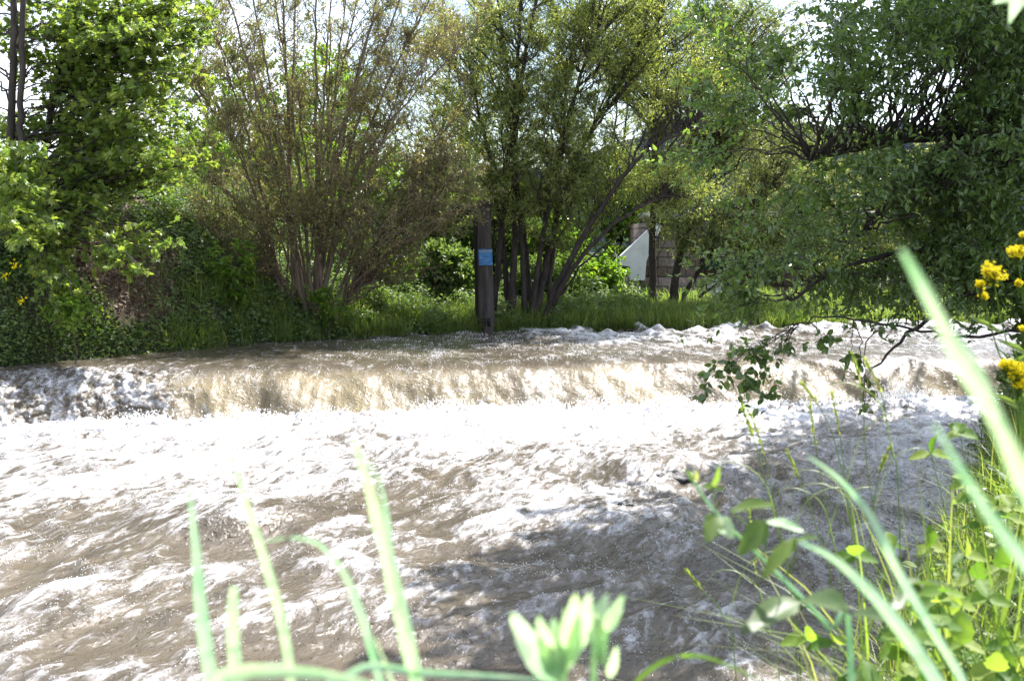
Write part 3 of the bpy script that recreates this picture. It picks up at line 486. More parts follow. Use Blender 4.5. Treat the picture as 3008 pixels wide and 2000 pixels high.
# ------------------------------------------------------------------ grass, undergrowth and litter on the banks
def grass(name, xy, hr, wr, mat, label, lean=.35):
    n = len(xy); z = ground(xy[:, 0], xy[:, 1]) - .02; b = np.column_stack([xy, z]); h = R.uniform(*hr, n); a = R.random(n) * 2 * math.pi
    ld = np.stack([np.cos(a), np.sin(a), np.zeros(n)], -1); le = np.abs(R.normal(0, lean, n)) + .06; t = np.linspace(0, 1, 5)
    P = b[:, None] + h[:, None, None] * (ld[:, None] * (le[:, None] * t ** 2)[..., None] + np.array([0, 0, 1.]) * (t[None] * (1 - .45 * np.minimum(le, 1.2)[:, None] * t[None]))[..., None])
    sd = np.stack([-np.sin(a + R.normal(0, .8, n)), np.cos(a), np.zeros(n)], -1)
    wd = R.uniform(*wr, n)[:, None] * np.array([.7, 1, .85, .55, .06])[None]; g = Geo(); ribbons(g, P, wd, sd, .15)
    o = g.build(name, mat); return props(o, label, 'grass', kind='stuff')
def scatter(n, x0, x1, d0, d1, pw=1.0):
    x = R.uniform(x0, x1, n); d = d0 + (d1 - d0) * R.random(n) ** pw; return np.column_stack([x, farline(x) + d])
def clump(xy, s, th, seed):
    return xy[perlin(xy[:, 0] / s, xy[:, 1] / s, seed) + R.normal(0, .12, len(xy)) > th]
a = np.concatenate([clump(scatter(15000, -3.2, 2.5, -.05, 1.5, 1.2), .7, -.15, 201), clump(scatter(34000, 2.0, 13, -.05, 5, 1.1), .9, -.3, 205), clump(scatter(5000, -5.6, -3, -.05, 1.2, 1.2), .5, 0, 202)])
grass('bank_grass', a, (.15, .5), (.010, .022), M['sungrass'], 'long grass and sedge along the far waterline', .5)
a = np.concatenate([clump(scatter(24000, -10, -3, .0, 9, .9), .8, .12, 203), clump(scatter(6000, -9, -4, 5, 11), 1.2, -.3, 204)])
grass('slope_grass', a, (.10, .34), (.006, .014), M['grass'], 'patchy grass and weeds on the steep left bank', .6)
EP = at(375, 725, 20.6)
def bare(xy):
    d = np.hypot((xy[:, 0] - EP[0]) / .8, (xy[:, 1] - 20.4) / 1.2) + .35 * perlin(xy[:, 0] * 3, xy[:, 1] * 3, 5); return xy[d > 1]
def undergrowth(name, xy, hmax, size, mat, label, kind='ovate', flat=.55):
    n = len(xy); z = ground(xy[:, 0], xy[:, 1]); hh = hmax * R.random(n) ** 1.3; p = np.column_stack([xy, z + hh])
    d = nrm(R.normal(0, 1, (n, 3)) * np.array([1, 1, .45])); nn = nrm(R.normal(0, 1, (n, 3)) * (1 - flat) + np.array([0, -.3, flat * 2])); g = Geo()
    leaves(g, p, d, nn, R.uniform(*size, n), kind); o = g.build(name, mat, smooth=False); return props(o, label, 'undergrowth', kind='stuff')
a = np.concatenate([clump(scatter(130000, -10.5, -2.5, -.08, 8.5, .9), .8, -.22, 211), clump(scatter(40000, -2.5, 12, .2, 6), .7, -.05, 212), scatter(14000, -10, 3, -.15, .45)]); a = bare(a)
h_ = .18 + .5 * np.maximum(perlin(a[:, 0] / .6, a[:, 1] / .6, 213), 0)
undergrowth('undergrowth', a, h_, (.035, .08), M['under'], 'leafy undergrowth of nettles and brambles covering the far bank')
a = bare(clump(scatter(30000, -10.5, -3.2, .1, 7.5), .5, .18, 217)); undergrowth('nettle_patches', a, .25 + .5 * np.maximum(perlin(a[:, 0] / .5, a[:, 1] / .5, 218), 0), (.05, .10), M['bright'], 'brighter clumps of nettles and young shoots on the left slope')
undergrowth('leaf_litter', np.concatenate([clump(scatter(16000, -10, -4, .6, 8), 1.2, .10, 215), np.column_stack([EP[0] + R.normal(0, .5, 3200), 20.4 + R.normal(0, .8, 3200)])]), .03, (.05, .10), M['dead'], 'dry brown leaves lying on bare patches of the left slope', flat=.9)
def near_xy(n, x0, x1, y0, y1, gmin):
    x = R.uniform(x0, x1, n); y = R.uniform(y0, y1, n); k = (x - np.interp(y, RY, RX)) > gmin; return np.column_stack([x, y])[k]
a = np.concatenate([near_xy(12000, 1.3, 5, 2.6, 8.5, -.05), near_xy(9000, 2.5, 9, 7, 16, -.1)])
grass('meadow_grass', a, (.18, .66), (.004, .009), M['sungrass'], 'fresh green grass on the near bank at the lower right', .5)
undergrowth('bank_weeds', np.concatenate([near_xy(2600, 1.5, 4.5, 2.8, 7, .05), near_xy(9000, 3.5, 9, 7.5, 18, -.1)]), .42, (.04, .09), M['under'], 'mixed low weeds among the near bank grass')

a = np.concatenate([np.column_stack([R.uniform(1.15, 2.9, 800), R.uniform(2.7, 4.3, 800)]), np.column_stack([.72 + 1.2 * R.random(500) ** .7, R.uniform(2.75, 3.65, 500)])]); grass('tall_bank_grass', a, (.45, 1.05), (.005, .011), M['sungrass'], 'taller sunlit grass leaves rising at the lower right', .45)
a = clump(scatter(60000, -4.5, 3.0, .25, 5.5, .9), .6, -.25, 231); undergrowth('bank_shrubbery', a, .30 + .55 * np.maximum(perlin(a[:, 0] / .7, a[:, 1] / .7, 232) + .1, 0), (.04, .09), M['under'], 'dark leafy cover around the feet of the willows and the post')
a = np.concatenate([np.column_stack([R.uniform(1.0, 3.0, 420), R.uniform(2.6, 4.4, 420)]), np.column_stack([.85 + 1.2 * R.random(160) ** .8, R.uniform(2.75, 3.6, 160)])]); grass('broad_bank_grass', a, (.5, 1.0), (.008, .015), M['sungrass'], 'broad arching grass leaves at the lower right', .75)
# ------------------------------------------------------------------ tall blades and plants close to the camera
def blade(name, label, cat, P, Y, w, mat, n=22, prof=None, root=None, group=None, side=(1, 0, .1), fold=.2):
    q = pts(P, Y)
    if root is not None:
        r_ = np.array(root, float); e_ = q[-1]; L1 = np.linalg.norm(q[-1] - q[-2]); k_ = max(2, int(np.linalg.norm(r_ - e_) / L1)); q = np.concatenate([q] + [[e_ + (r_ - e_) * (j / k_)] for j in range(1, k_ + 1)])
    q = resample(q, n * 3); t = np.linspace(0, 1, len(q)); L_ = np.concatenate([[0], np.cumsum(np.linalg.norm(np.diff(q, axis=0), axis=1))]); wd = w * (np.minimum(1, .10 + L_ / .13) ** .8 if prof is None else prof(L_)); wd = .92 * wd * (1 - .5 * sm(.55, 1, t))
    g = Geo(); ribbons(g, q[None], wd[None], np.array([side], float), fold, .5); o = g.build(name, mat); return props(o, label, cat, group, 'thing')
def gr(x, y): return (x, y, float(ground(x, y)) - .02)
GB = 'tall grass blades standing close to the camera'
def rough_prof(L_): return np.minimum(1, .25 + L_ / .09) * (1 + .16 * np.sin(L_ * 110) * (L_ < .3) + .08 * np.sin(L_ * 47))
blade('tall_grass', 'thickest pale blurred grass blade slanting down across the right edge', 'grass blade', [(2650, 735), (2715, 850), (2800, 1010), (2900, 1180), (2990, 1370), (3080, 1580)], .6, .0105, M['lime'], 40, rough_prof, (.55, .62, .93), GB)
blade('tall_grass', 'bluish blurred blade at the right edge below the thick pale one', 'grass blade', [(2745, 1245), (2830, 1390), (2920, 1530), (3020, 1660), (3150, 1850)], .65, .0098, M['mint'], 30, None, (.6, .66, .93), GB)
blade('tall_grass', 'long curved mint blade rising from the lower right corner to mid picture', 'grass blade', [(2375, 1340), (2470, 1410), (2560, 1520), (2640, 1680), (2740, 1850), (2840, 2030)], 1.15, .0092, M['mint'], 34, None, (.62, 1.2, .93), GB)
blade('tall_grass', 'broad bluish blade arching low among the lower right plants', 'grass blade', [(2350, 1590), (2450, 1640), (2560, 1740), (2650, 1850), (2720, 1950), (2780, 2060)], 1.05, .0135, M['mint'], 30, None, (.5, 1.1, .93), GB)
blade('tall_grass', 'leftmost mint blade standing in front of the foaming water', 'grass blade', [(556, 1430), (575, 1600), (590, 1780), (615, 1960), (640, 2120)], 1.0, .0125, M['mint'], 26, None, (-.22, 1.0, .93), GB)
blade('tall_grass', 'pale leaning blade whose tip fades into the white foam', 'grass blade', [(675, 1320), (725, 1480), (780, 1650), (830, 1830), (855, 2000)], 1.1, .0095, M['lime'], 28, None, (-.18, 1.1, .93), GB)
blade('tall_grass', 'short yellow-green blade between the two left blades', 'grass blade', [(688, 1722), (683, 1820), (690, 1930), (700, 2060)], 1.0, .0115, M['lime'], 20, lambda L_: np.minimum(1, .6 + L_ * 12), (-.2, 1.05, .93), GB)
blade('tall_grass', 'tall bright green blade left of centre with a pale upper half', 'grass blade', [(1040, 1290), (1085, 1430), (1130, 1600), (1165, 1760), (1200, 1900), (1230, 2050)], 1.0, .0120, M['lime'], 30, rough_prof, (-.05, 1.0, .93), GB)
blade('tall_grass', 'thin green blade crossing close beside the tall bright one', 'grass blade', [(1085, 1350), (1120, 1430), (1140, 1530), (1150, 1640), (1190, 1800), (1240, 2040)], 1.05, .0065, M['mint'], 30, None, (-.02, 1.08, .93), GB)
blade('tall_grass', 'dark mint blade arching over and drooping to the right', 'grass blade', [(780, 1590), (860, 1578), (940, 1600), (1010, 1680), (1060, 1800), (1095, 1920), (1130, 2060)], 1.05, .0075, M['mint'], 30, None, (-.1, 1.1, .93), GB)
blade('tall_grass', 'small bright stem end low beside the drooping arch', 'grass blade', [(1100, 1870), (1125, 1930), (1155, 2010), (1180, 2080)], 1.0, .0065, M['lime'], 16, None, (-.08, 1.0, .93), GB)
blade('tall_grass', 'pale blade lying flat along the bottom edge at the left', 'grass blade', [(1180, 2035), (1000, 1990), (850, 1972), (720, 1975), (620, 2010)], .8, .0125, M['lime'], 24, None, (-.3, .8, .93), GB, (0, .3, 1))
blade('tall_grass', 'green stem lying flat along the bottom edge near the centre', 'grass blade', [(1640, 2000), (1450, 1985), (1250, 1975), (1090, 1955), (1020, 1985), (900, 2060)], 1.0, .0065, M['mint'], 26, None, (-.15, 1.0, .93), GB, (0, .3, 1))
blade('tall_grass', 'dark arched blade curving out of the bottom edge right of centre', 'grass blade', [(2240, 2000), (2120, 1945), (2040, 1925), (1960, 1935), (1880, 1990), (1830, 2070)], 1.3, .0060, M['grass'], 26, None, (.15, 1.3, .93), GB)
# slim seed-head stems over the water
SH = 'slim grass stems with seed heads on the near bank'
hs = [((2180, 1195), (2215, 1290), (2265, 1480), (2330, 1800)), ((2205, 1215), (2250, 1350), (2290, 1560), (2345, 1850)), ((2380, 1190), (2400, 1330), (2440, 1560), (2480, 1850)), ((2505, 1040), (2530, 1150), (2550, 1400), (2600, 1800)),
      ((2545, 1060), (2590, 1160), (2620, 1330), (2640, 1480)), ((2360, 1130), (2410, 1200), (2460, 1330), (2520, 1700)), ((2445, 1160), (2470, 1290), (2490, 1480), (2530, 1850)), ((2310, 1320), (2350, 1410), (2400, 1560), (2450, 1850)), ((2610, 1320), (2580, 1400), (2560, 1550), (2540, 1850)),
      ((2020, 1680), (2070, 1740), (2120, 1800), (2160, 1960)), ((2200, 1500), (2225, 1700), (2250, 1850), (2290, 2000))]
wh = ['leftmost of the tall seed stems over the lower rapids', 'second tall seed stem from the left, leaning on the first', 'seed stem below the two dangling leaves of the lowest bough', 'tallest seed stem, its head before the splash at the right', 'seed stem with a bent head right of the tallest one',
      'seed stem whose head leans left under the drooping bough', 'upright seed stem just left of the tallest one', 'low seed stem behind the leafy climbing shoot', 'seed stem leaning right, crossing the long mint blade', 'short yellowish seed stem leaning left above the sparkling water', 'reddish seed stem among the leaves of the climbing shoot']
for i, (P, lb) in enumerate(zip(hs, wh)):
    Yd = 3.2 + .25 * (i % 4); e = at(*P[-1], Yd); q = resample(np.concatenate([pts(P, Yd), [[e[0] + .05, Yd, float(ground(e[0] + .05, Yd)) - .02]]]), 26); t = np.linspace(0, 1, 26)
    root = empty('seeding_grass', tuple(float(c) for c in q[-1]), lb, 'grass', SH, 'thing')
    g = Geo(); tubes(g, q[None], (.0011 + .0008 * t)[None], 4, .4); g.build('stalk', M['sungrass'], root)
    k = 46; s = R.random(k) ** 1.2 * .24; hp = np.stack([np.interp(s, t, q[:, c]) for c in range(3)], -1); g = Geo(); up_ = nrm(q[0] - q[4])
    leaves(g, hp + R.normal(0, .0015, (k, 3)), up_ + R.normal(0, .25, (k, 3)), R.normal(0, 1, (k, 3)), R.uniform(.012, .022, k), 'dart', .6 + .4 * R.random(k)); g.build('seed_head', M['sungrass'], root)
    g = Geo(); s0 = q[15]; sg = 1 if i % 2 else -1; P2 = resample(np.array([s0, s0 + np.array([.05 * sg, 0, .16]), s0 + np.array([.16 * sg, .02, .20]), s0 + np.array([.24 * sg, .03, .10])]), 12)
    ribbons(g, P2[None], (.006 * np.array([.6, .8, 1, 1, 1, .95, .9, .8, .65, .5, .3, .05]))[None], np.array([[0, 1., .2]]), .2, .5); g.build('leaf', M['sungrass'], root)
# broad shapely leaves
def bigleaf(g, base, tip, width, nor, rnd=.5, serr=.06, n=9, droop=.12):
    base = np.array(base, float); tip = np.array(tip, float); d = tip - base; L_ = np.linalg.norm(d); d = d / L_; b = nrm(np.cross(d, np.array(nor, float))); nn = np.cross(b, d)
    t = np.linspace(0, 1, n); wf = np.sin(np.pi * t ** .72) ** .8; wf[0] = .04; wf[-1] = .0; js = np.array([-1, -.55, 0, .55, 1])
    V = []
    for i, tt in enumerate(t):
        for j in js:
            s = 1 + (serr * (1 if i % 2 else -1) if abs(j) == 1 else 0)
            V.append(base + d * L_ * (tt + (.03 if abs(j) == 1 and i % 2 else 0)) + b * width * .5 * wf[i] * j * s + nn * (abs(j) * width * .16 * wf[i] - droop * L_ * tt ** 2 + .015 * L_ * math.sin(tt * 9 + j * 3)))
    g.add(V, grid_faces(n, 5), rnd)
e = at(2540, 2010, 1.55)
root = empty('climbing_shoot', (float(e[0]), 1.55, float(ground(e[0], 1.55)) - .02), 'arching leafy shoot with pairs of broad leaves in the lower right foreground', 'plant')
q = resample(np.concatenate([pts([(2025, 1395), (2075, 1470), (2140, 1545), (2210, 1610), (2290, 1690), (2360, 1760), (2440, 1850), (2500, 1950)], 1.6), [[e[0], 1.55, float(ground(e[0], 1.55)) - .02]]]), 40); g = Geo(); tubes(g, q[None], np.linspace(.0016, .0042, 40)[None], 6, .4); g.build('stem', M['mint'], root)
for (bx, by), (tx, ty), wpx, nr in (((2145, 1500), (2270, 1470), 62, (0, -.5, 1)), ((2105, 1510), (2080, 1585), 66, (.1, -1, .4)), ((2110, 1520), (2150, 1575), 52, (-.1, -1, .3)), ((2250, 1530), (2175, 1625), 70, (.2, -1, .5)), ((2250, 1530), (2360, 1550), 50, (0, -.4, 1)), ((2340, 1580), (2235, 1690), 52, (0, -.5, 1)), ((2330, 1590), (2400, 1570), 40, (0, -.5, 1)),
                                  ((2095, 1430), (2115, 1378), 18, (0, -1, .1)), ((2095, 1430), (2070, 1425), 22, (0, -1, .4)), ((2095, 1432), (2120, 1432), 20, (0, -1, .4)), ((2035, 1410), (2022, 1385), 16, (0, -1, .2)), ((2045, 1415), (2048, 1388), 12, (0, -1, .2))):
    g = Geo(); bigleaf(g, at(bx, by, 1.6), at(tx, ty, 1.56), wpx / FPX * 1.6, nr, R.random()); g.build('leaf', M['lime'] if wpx > 40 and R.random() < .25 else M['sungrass'], root)
for (bx, by), (tx, ty), wpx, nr in (((2355, 1760), (2190, 1830), 88, (0, -.6, 1)), ((2365, 1755), (2480, 1770), 100, (.1, -1, .6)), ((2660, 1720), (2790, 1690), 40, (0, -.3, 1)), ((2700, 1700), (2630, 1770), 60, (0, -.6, 1)), ((2510, 1800), (2610, 1800), 62, (0, -1, .6))):
    g = Geo(); bigleaf(g, at(bx, by, 1.6), at(tx, ty, 1.5), wpx / FPX * 1.6, nr, .1); g.build('leaf', M['under'], root)
g = Geo(); tw_ = [[(2150, 1505), (2190, 1540), (2205, 1605)], [(2250, 1530), (2250, 1580), (2240, 1640)], [(2095, 1430), (2098, 1460), (2105, 1505)], [(2340, 1585), (2330, 1650), (2300, 1700)]]
for l in tw_: tubes(g, resample(pts(l, 1.6), 8)[None], np.full((1, 8), .0012), 4, .4)
g.build('side_stem', M['sungrass'], root)
# seedling at bottom centre
e = at(1640, 2010, 1.0); root = empty('leafy_seedling', (float(e[0]), 1.0, float(ground(e[0], 1.0)) - .02), 'blurred pale green plant with upright leaves poking up at bottom centre', 'plant')
g = Geo(); q = resample(np.array([at(1650, 1960, 1.0), at(1655, 2080, 1.0), [e[0], 1.0, float(ground(e[0], 1.0)) - .02]]), 14); tubes(g, q[None], np.full((1, 14), .003), 6, .4)
q = resample(np.array([at(1780, 1850, 1.0), at(1770, 1960, 1.0), at(1740, 2100, 1.0), [e[0] + .02, 1.0, float(ground(e[0], 1.0)) - .02]]), 14); tubes(g, q[None], np.full((1, 14), .0026), 6, .4); g.build('stem', M['lime'], root)
for (bx, by), (tx, ty), wpx in (((1640, 2010), (1500, 1800), 85), ((1640, 2000), (1580, 1810), 60), ((1645, 1990), (1625, 1810), 48), ((1670, 1960), (1690, 1745), 70), ((1680, 1930), (1735, 1740), 62), ((1700, 1900), (1790, 1740), 60), ((1775, 1860), (1832, 1745), 42), ((1660, 1980), (1640, 1830), 60), ((1790, 1990), (1812, 1900), 30)):
    g = Geo(); bigleaf(g, at(bx, by, 1.0), at(tx, ty, 1.0 + R.uniform(-.03, .03)), wpx / FPX, (R.uniform(-.3, .3), -1, .2), R.random(), 0.02, 9, .03); g.build('leaf', M['lime'], root)
# leaf hanging in at the top right corner
p0 = at(3060, -120, 1.5); root = empty('maple_twig', tuple(float(c) for c in p0), 'pale maple leaf hanging into the top right corner', 'leaf')
g = Geo(); tubes(g, resample(np.array([p0 + np.array([.35, .1, .25]), p0, at(2990, -60, 1.5)]), 8)[None], np.full((1, 8), .0016), 5, .4); g.build('twig', M['darkbark'], root)
g = Geo(); leaves(g, at(3005, -75, 1.5)[None], (at(2972, 60, 1.5) - at(3005, -75, 1.5))[None], np.array([[.1, -1, .3]]), np.array([.058]), 'maple', np.array([.95])); g.build('leaf', M['lime'], root)
# bramble at the right edge
for lab, px, py, Yb in (('bramble with round toothed leaves at the right edge above the grass', 2950, 1600, 3.6), ('bramble spray with budding tips at the right edge beside the mint blade', 2960, 1430, 3.6), ('low bramble in the lower right corner', 2850, 1880, 2.6), ('broad-leaved weed at the bottom edge right of the shoot', 2560, 1930, 2.7), ('fresh green weed in the lower right corner beside the low bramble', 2960, 1930, 2.7), ('weed with pale leaves just above the low corner bramble', 2780, 1790, 3.2), ('weed at the bottom edge between corner bramble and broad-leaved weed', 2700, 1980, 2.5)):
    e = at(px, py, Yb); gz = float(ground(e[0] + .15, Yb)); root = empty('bramble', (float(e[0] + .15), Yb, gz - .02), lab, 'plant', 'brambles and weeds on the near bank'); g = Geo(); gl = Geo()
    for j in range(9):
        tip = e + np.array([R.normal(0, .10), R.normal(0, .12), R.normal(.02, .09)]); q = resample(np.array([[e[0] + .15, Yb, gz - .02], (tip + np.array([e[0] + .15, Yb, gz])) / 2 + np.array([.03, 0, .05]), tip]), 9); tubes(g, q[None], np.linspace(.003, .0012, 9)[None], 4, .4)
        for s in (-1, 0, 1):
            d = nrm(np.array([s * .9, R.normal(0, .4), .25 - .4 * abs(s)])); bigleaf(gl, tip, tip + d * R.uniform(.045, .075), R.uniform(.035, .055), (R.normal(0, .3), -.5, 1), R.random(), .10)
    g.build('stem', M['sungrass'], root); gl.build('foliage', M['weedleaf'], root)
# yellow flowering mustard
YF = 'yellow flowering mustard plants on the right bank'
for lab, Yf, heads, bz in (('mustard plant with the largest yellow flower head, crossed by the pale blade', 3.9, [(2915, 800, 26), (2880, 835, 10), (2890, 870, 11)], (3010, 1500)), ('mustard plant whose yellow head is cut by the right edge', 3.8, [(2985, 740, 20), (3004, 690, 9), (2995, 830, 8)], (3090, 1500)),
                           ('lower mustard plant with drooping yellow head above the brambles', 3.7, [(2985, 1085, 26), (2955, 1070, 15), (2990, 1130, 17), (3005, 965, 8)], (3050, 1550))):
    e = at(*bz, Yf); gz = float(ground(e[0], Yf)) - .02; root = empty('mustard_plant', (float(e[0]), Yf, gz), lab, 'flower', YF); g = Geo()
    for (hx_, hy_, hr_) in heads:
        tip = at(hx_, hy_, Yf); q = resample(np.array([[e[0], Yf, gz], e + (tip - e) * .35 + np.array([.03, 0, 0]), tip + (e - tip) * .25 + np.array([.01, 0, 0]), tip]), 14); tubes(g, q[None], np.linspace(.004, .0012, 14)[None], 5, .4)
        k = int(hr_ * 6); c = tip + nrm(R.normal(0, 1, (k, 3))) * R.random((k, 1)) ** .5 * np.array([.85, .7, .8]) * hr_ / FPX * Yf + .35 * hr_ / FPX * Yf * R.normal(0, 1, (k // 9 + 1, 3))[np.arange(k) // 9]; gp = Geo(); stm = Geo()
        for a_ in range(4):
            an = a_ * math.pi / 2 + R.random(k) * .4; leaves(gp, c, np.stack([np.cos(an), np.sin(an) * .6, np.sin(an) * .6 + .25], -1), np.tile([[0, -.6, 1.]], (k, 1)) + R.normal(0, .3, (k, 3)), R.uniform(.006, .009, k), 'ovate')
        gp.build('blossom', M['yellow'], root)
        tubes(g, np.stack([c, (c + tip - np.array([0, 0, .05])) / 2, np.tile(tip - np.array([0, 0, .05]), (k, 1))], 1), np.full((k, 3), .0006), 3, .5)
    g.build('stem', M['sungrass'], root); gl = Geo()
    for s in (.3, .45, .6, .75): bp = e + (at(heads[0][0], heads[0][1], Yf) - e) * s; bigleaf(gl, bp, bp + np.array([R.choice([-1, 1]) * .10, 0, .06]), .022, (0, -.8, .6), .5)
    gl.build('foliage', M['sungrass'], root)
# small yellow flowers on the far left bank
for i, (px, py, Yf, lb) in enumerate(((15, 810, 17.8, 'yellow flowers in shade at the far left edge'), (45, 780, 17.9, 'small yellow flower right of the leftmost ones'), (100, 800, 17.9, 'pair of yellow flowers under the maple trunks'), (65, 885, 17.6, 'single yellow flower lower on the left bank'))):
    e = at(px, py, Yf); gz = float(ground(e[0], Yf)); root = empty('wild_flower', (float(e[0]), Yf, gz), lb, 'flower', 'yellow wild flowers on the far left bank')
    g = Geo(); tubes(g, resample(np.array([[e[0], Yf, gz], (e + np.array([e[0] + .03, Yf, gz])) / 2, e]), 6)[None], np.full((1, 6), .003), 4, .4); g.build('stem', M['under'], root)
    g = Geo(); k = 14; leaves(g, e + R.normal(0, .03, (k, 3)), R.normal(0, 1, (k, 3)) - np.array([0, .5, 0]), R.normal(0, 1, (k, 3)) - np.array([0, 1, 0]), R.uniform(.03, .05, k), 'ovate'); g.build('blossom', M['yellow'], root)

# ------------------------------------------------------------------ wooden post and sign
Yp = 24.25
def zpx(y, Y=Yp): return float(at(1504, y, Y)[2])
def xpx(x, Y=Yp): return float(at(x, 800, Y)[0])
root = empty('wooden_post', (xpx(1428), Yp, .45), 'tall weathered wooden post with a cap block at the far waterline', 'post')
g = Geo(); nz, na = 40, 20; zz = np.linspace(.45, zpx(605), nz); aa = np.arange(na + 1) * 2 * math.pi / na; Zg, Ag = np.meshgrid(zz, aa, indexing='ij'); tz = (Zg - zz[0]) / (zz[-1] - zz[0])
rad = (.172 - .048 * tz) * (1 + .05 * np.cos(4 * Ag) + .025 * perlin(Ag * 2.2, Zg * .6, 5)) + .012 * perlin(Ag * 5, Zg * 1.2, 6)
crack = np.exp(-((np.mod(Ag + .9 - .10 * np.sin(Zg * 3), 2 * math.pi) - math.pi * 1.72 - .0) / .045) ** 2) * (Zg < zpx(720)) * .05; rad = rad - crack
xc = xpx(1430) + (xpx(1422) - xpx(1430)) * tz; g.add(np.stack([xc + rad * np.cos(Ag), Yp + rad * np.sin(Ag), Zg], -1), grid_faces(nz, na + 1)); g.build('shaft', M['wood'], root)
g = Geo(); zt = zpx(605); prism(g, [(xpx(1397), .45), (xpx(1409), .45), (xpx(1405), zt), (xpx(1390), zt)], Yp + .02, Yp + .16); g.build('side_timber', M['darkwood'], root)
g = Geo(); box(g, (xpx(1406), Yp - .15, zt + .002), (xpx(1438), Yp + .15, zt + .09)); box(g, (xpx(1440), Yp - .10, zt - .01), (xpx(1449), Yp + .12, zt + .06)); g.build('cap', M['wood'], root)
g = Geo(); tubes(g, resample(np.array([[xpx(1392), Yp + .1, zt - .08], [xpx(1260), Yp + .3, zt - .10], [xpx(1130), Yp + .5, zt - .22]]), 10)[None], np.full((1, 10), .10), 8); g.build('beam', M['darkwood'], root)
g = Geo(); box(g, (xpx(1425), Yp - .176, zpx(957)), (xpx(1441), Yp - .10, zpx(933))); g.build('mortise_shade', M['hole_shade'], root)  # raised dark block standing in for a shaded hole
# notice plate nailed to the post
def sign():
    m, n, o = newmat('blue_enamel'); l = n.links.new; p = N(n, 'ShaderNodeBsdfPrincipled', i_Roughness=.45); t = N(n, 'ShaderNodeTexCoord'); no = N(n, 'ShaderNodeTexNoise', i_Scale=9, i_Detail=5)
    r = ramp(n, [(.35, (.015, .13, .36)), (.6, (.035, .22, .52)), (.75, (.10, .30, .58))]); l(t.outputs['Object'], no.inputs['Vector']); l(no.outputs['Fac'], r.inputs[0]); l(r.outputs[0], p.inputs['Base Color']); l(p.outputs[0], o.inputs[0])
    x0, x1, z0, z1 = xpx(1406), xpx(1446), zpx(779), zpx(732); xc_, zc = (x0 + x1) / 2, (z0 + z1) / 2; ys = Yp - .185
    root = empty('notice_sign', (xc_, ys, z0), 'small faded blue notice plate nailed to the wooden post', 'sign')
    g = Geo(); nx = 9; xs = np.linspace(x0, x1, nx); V = []
    for dy in (0, .004):
        for z in (z0, zc, z1):
            for x in xs: V.append((x + .012 * (z1 - z) / (z1 - z0), ys + dy + .25 * (x - xc_) ** 2, z + (.006 if z == z1 else 0) * math.sin(x * 30)))
    F = grid_faces(3, nx); g.add(V, np.concatenate([F, F[:, ::-1] + 3 * nx])); g.build('plate', m, root)
    cream = solid('cream_lettering', [(.45, .42, .30), (.60, .55, .40)], 20); white = solid('pale_lettering', [(.45, .5, .6), (.6, .65, .7)], 20)
    for i, (txt, s, px, py, mt) in enumerate((('OUS', .062, 1417, 738, cream), ('CAN', .058, 1431, 738, cream), ('20', .058, 1442, 738, cream), ('------', .04, 1430, 747, white), ('A------', .045, 1420, 757, white), ('--------', .04, 1433, 763, white), ('------', .045, 1424, 769, cream), ('- - -', .05, 1438, 775, white))):
        c = bpy.data.curves.new('lettering', 'FONT'); c.body = txt; c.size = s; c.align_x = 'CENTER'; c.align_y = 'CENTER'; c.extrude = .0008
        f = bpy.data.objects.new('lettering', c); sc.collection.objects.link(f); bpy.context.view_layer.update()
        me = bpy.data.meshes.new_from_object(f.evaluated_get(bpy.context.evaluated_depsgraph_get())); bpy.data.objects.remove(f)
        q = bpy.data.objects.new('lettering', me); me.materials.clear(); me.materials.append(mt); sc.collection.objects.link(q); q.parent = root
        q.rotation_euler = (math.radians(90), 0, 0); q.location = (xpx(px) - xc_, -.004, zpx(py) - z0)
sign()

# ------------------------------------------------------------------ stone bridge behind the trees
Yb = 34.0
def BX(x): return xpx(x, Yb)
def BZ(y): return zpx(y, Yb)
gz = .7
root = empty('stone_bridge', (BX(1960), Yb, gz), 'old stone bridge abutment with white wing wall and dark green girder, behind the slim willow', 'bridge')
g = Geo(); box(g, (BX(1880), Yb, gz), (BX(2062), Yb + 3, BZ(655))); box(g, (BX(1845), Yb - .12, gz), (BX(2075), Yb + 3.1, BZ(815))); g.build('abutment', M['stone'], root)
g = Geo(); prism(g, [(BX(x), BZ(y)) for x, y in ((1792, 776), (1855, 716), (1918, 656), (1936, 664), (1915, 715), (1893, 765), (1889, 822), (1848, 822), (1845, 782))], Yb - .5, Yb - .13); g.build('wing_wall', M['plaster'], root, False)
g = Geo(); box(g, (BX(1905), Yb - .3, BZ(640)), (BX(2560), Yb + 3.2, BZ(622))); g.build('deck', M['concrete'], root)
g = Geo(); box(g, (BX(2062), Yb - .15, BZ(790)), (BX(2560), Yb + .15, BZ(752))); box(g, (BX(2062), Yb - .25, BZ(750)), (BX(2560), Yb + .25, BZ(745))); g.build('girder', M['steel'], root)
g = Geo()
for k in range(12): x = BX(1915 + k * 52); box(g, (x, Yb - .2, BZ(622)), (x + .05, Yb - .14, BZ(575)))
for y in (575, 598): box(g, (BX(1905), Yb - .19, BZ(y) - .05), (BX(2560), Yb - .15, BZ(y)))
g.build('railing', M['steel'], root)
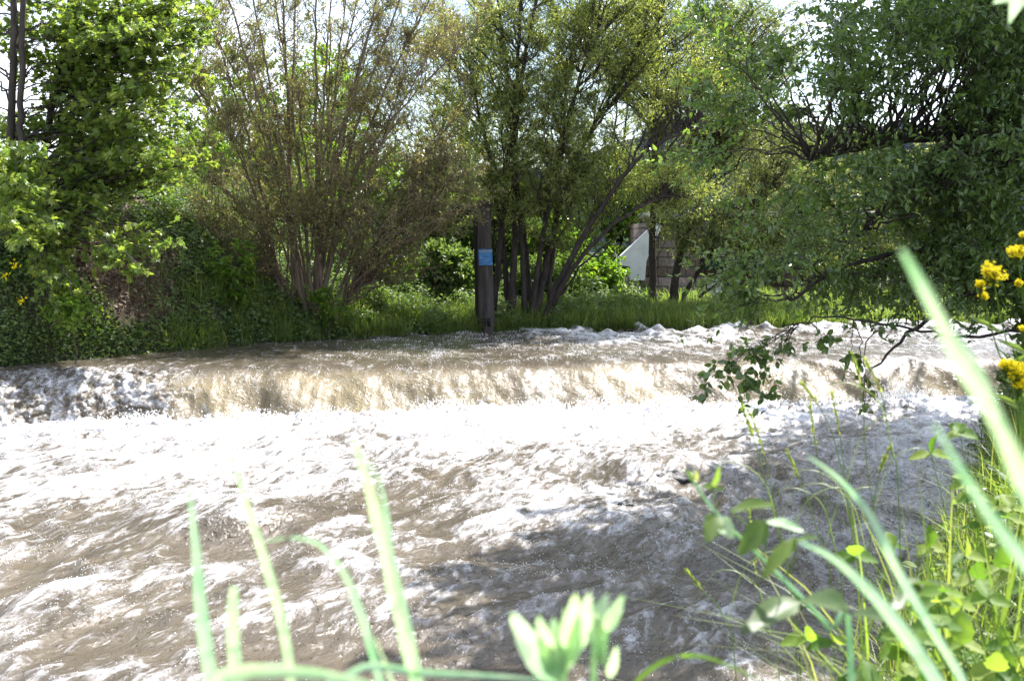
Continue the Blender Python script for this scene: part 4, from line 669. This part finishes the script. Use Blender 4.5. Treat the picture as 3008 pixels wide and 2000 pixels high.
g = Geo(); box(g, (BX(2066), Yb - .6, gz), (BX(2115), Yb - .14, BZ(820))); g.build('concrete_block', M['concrete'], root)
g = Geo(); box(g, (BX(2076), Yb + .6, gz), (BX(2560), Yb + 1.0, BZ(830))); box(g, (BX(2062), Yb + 3.2, gz), (BX(2620), Yb + 3.5, BZ(760))); g.build('back_wall', M['stone'], root)

# ------------------------------------------------------------------ boulders in the rapids
def rock(lab, c, s, seed):
    nu, nv = 28, 18; u = np.linspace(0, 2 * math.pi, nu); v = np.linspace(.02, math.pi - .02, nv); V_, U_ = np.meshgrid(v, u, indexing='ij'); x = np.sin(V_) * np.cos(U_); y = np.sin(V_) * np.sin(U_); z = np.cos(V_)
    r = 1 + .22 * perlin(x * 1.7 + seed, y * 1.7 + z * 1.3, seed) + .08 * perlin(x * 5 + z, y * 5, seed + 1); V = np.stack([c[0] + s[0] * r * x, c[1] + s[1] * r * y, c[2] + s[2] * r * z], -1)
    g = Geo(); g.add(V, grid_faces(nv, nu)); o = g.build('boulder', M['rock']); props(o, lab, 'rock', 'boulders in the rapids')
p = at(1975, 1400, 12.1); rock('largest dark wet boulder breaking the rapids behind the leafy shoot', (p[0], p[1], .0), (.24, .17, .13), 3)
p = at(1845, 1482, 10.9); rock('small brown stone tip awash left of the large boulder', (p[0], p[1], .0), (.10, .08, .09), 5)

# ------------------------------------------------------------------ far wooded hill
hx = np.linspace(-500, 600, 260); hy = np.linspace(200, 520, 60); Xh, Yh = np.meshgrid(hx, hy)
Hh = (26 * sm(-60, 60, Xh) + 6) * sm(200, 300, Yh) * (1 + .12 * fbm(Xh / 60, Yh / 60, 3, 5)) + 1.6 * fbm(Xh / 6, Yh / 6, 3, 15) * sm(200, 240, Yh)
g = Geo(); g.add(np.stack([Xh, Yh, Hh - .5], -1), grid_faces(60, 260)); o = g.build('hills', solid('wooded_hill', [(.012, .018, .026), (.018, .024, .032), (.024, .030, .036)], .3, 1.0, .5, spec=0., dist=1.0)); props(o, kind='structure')
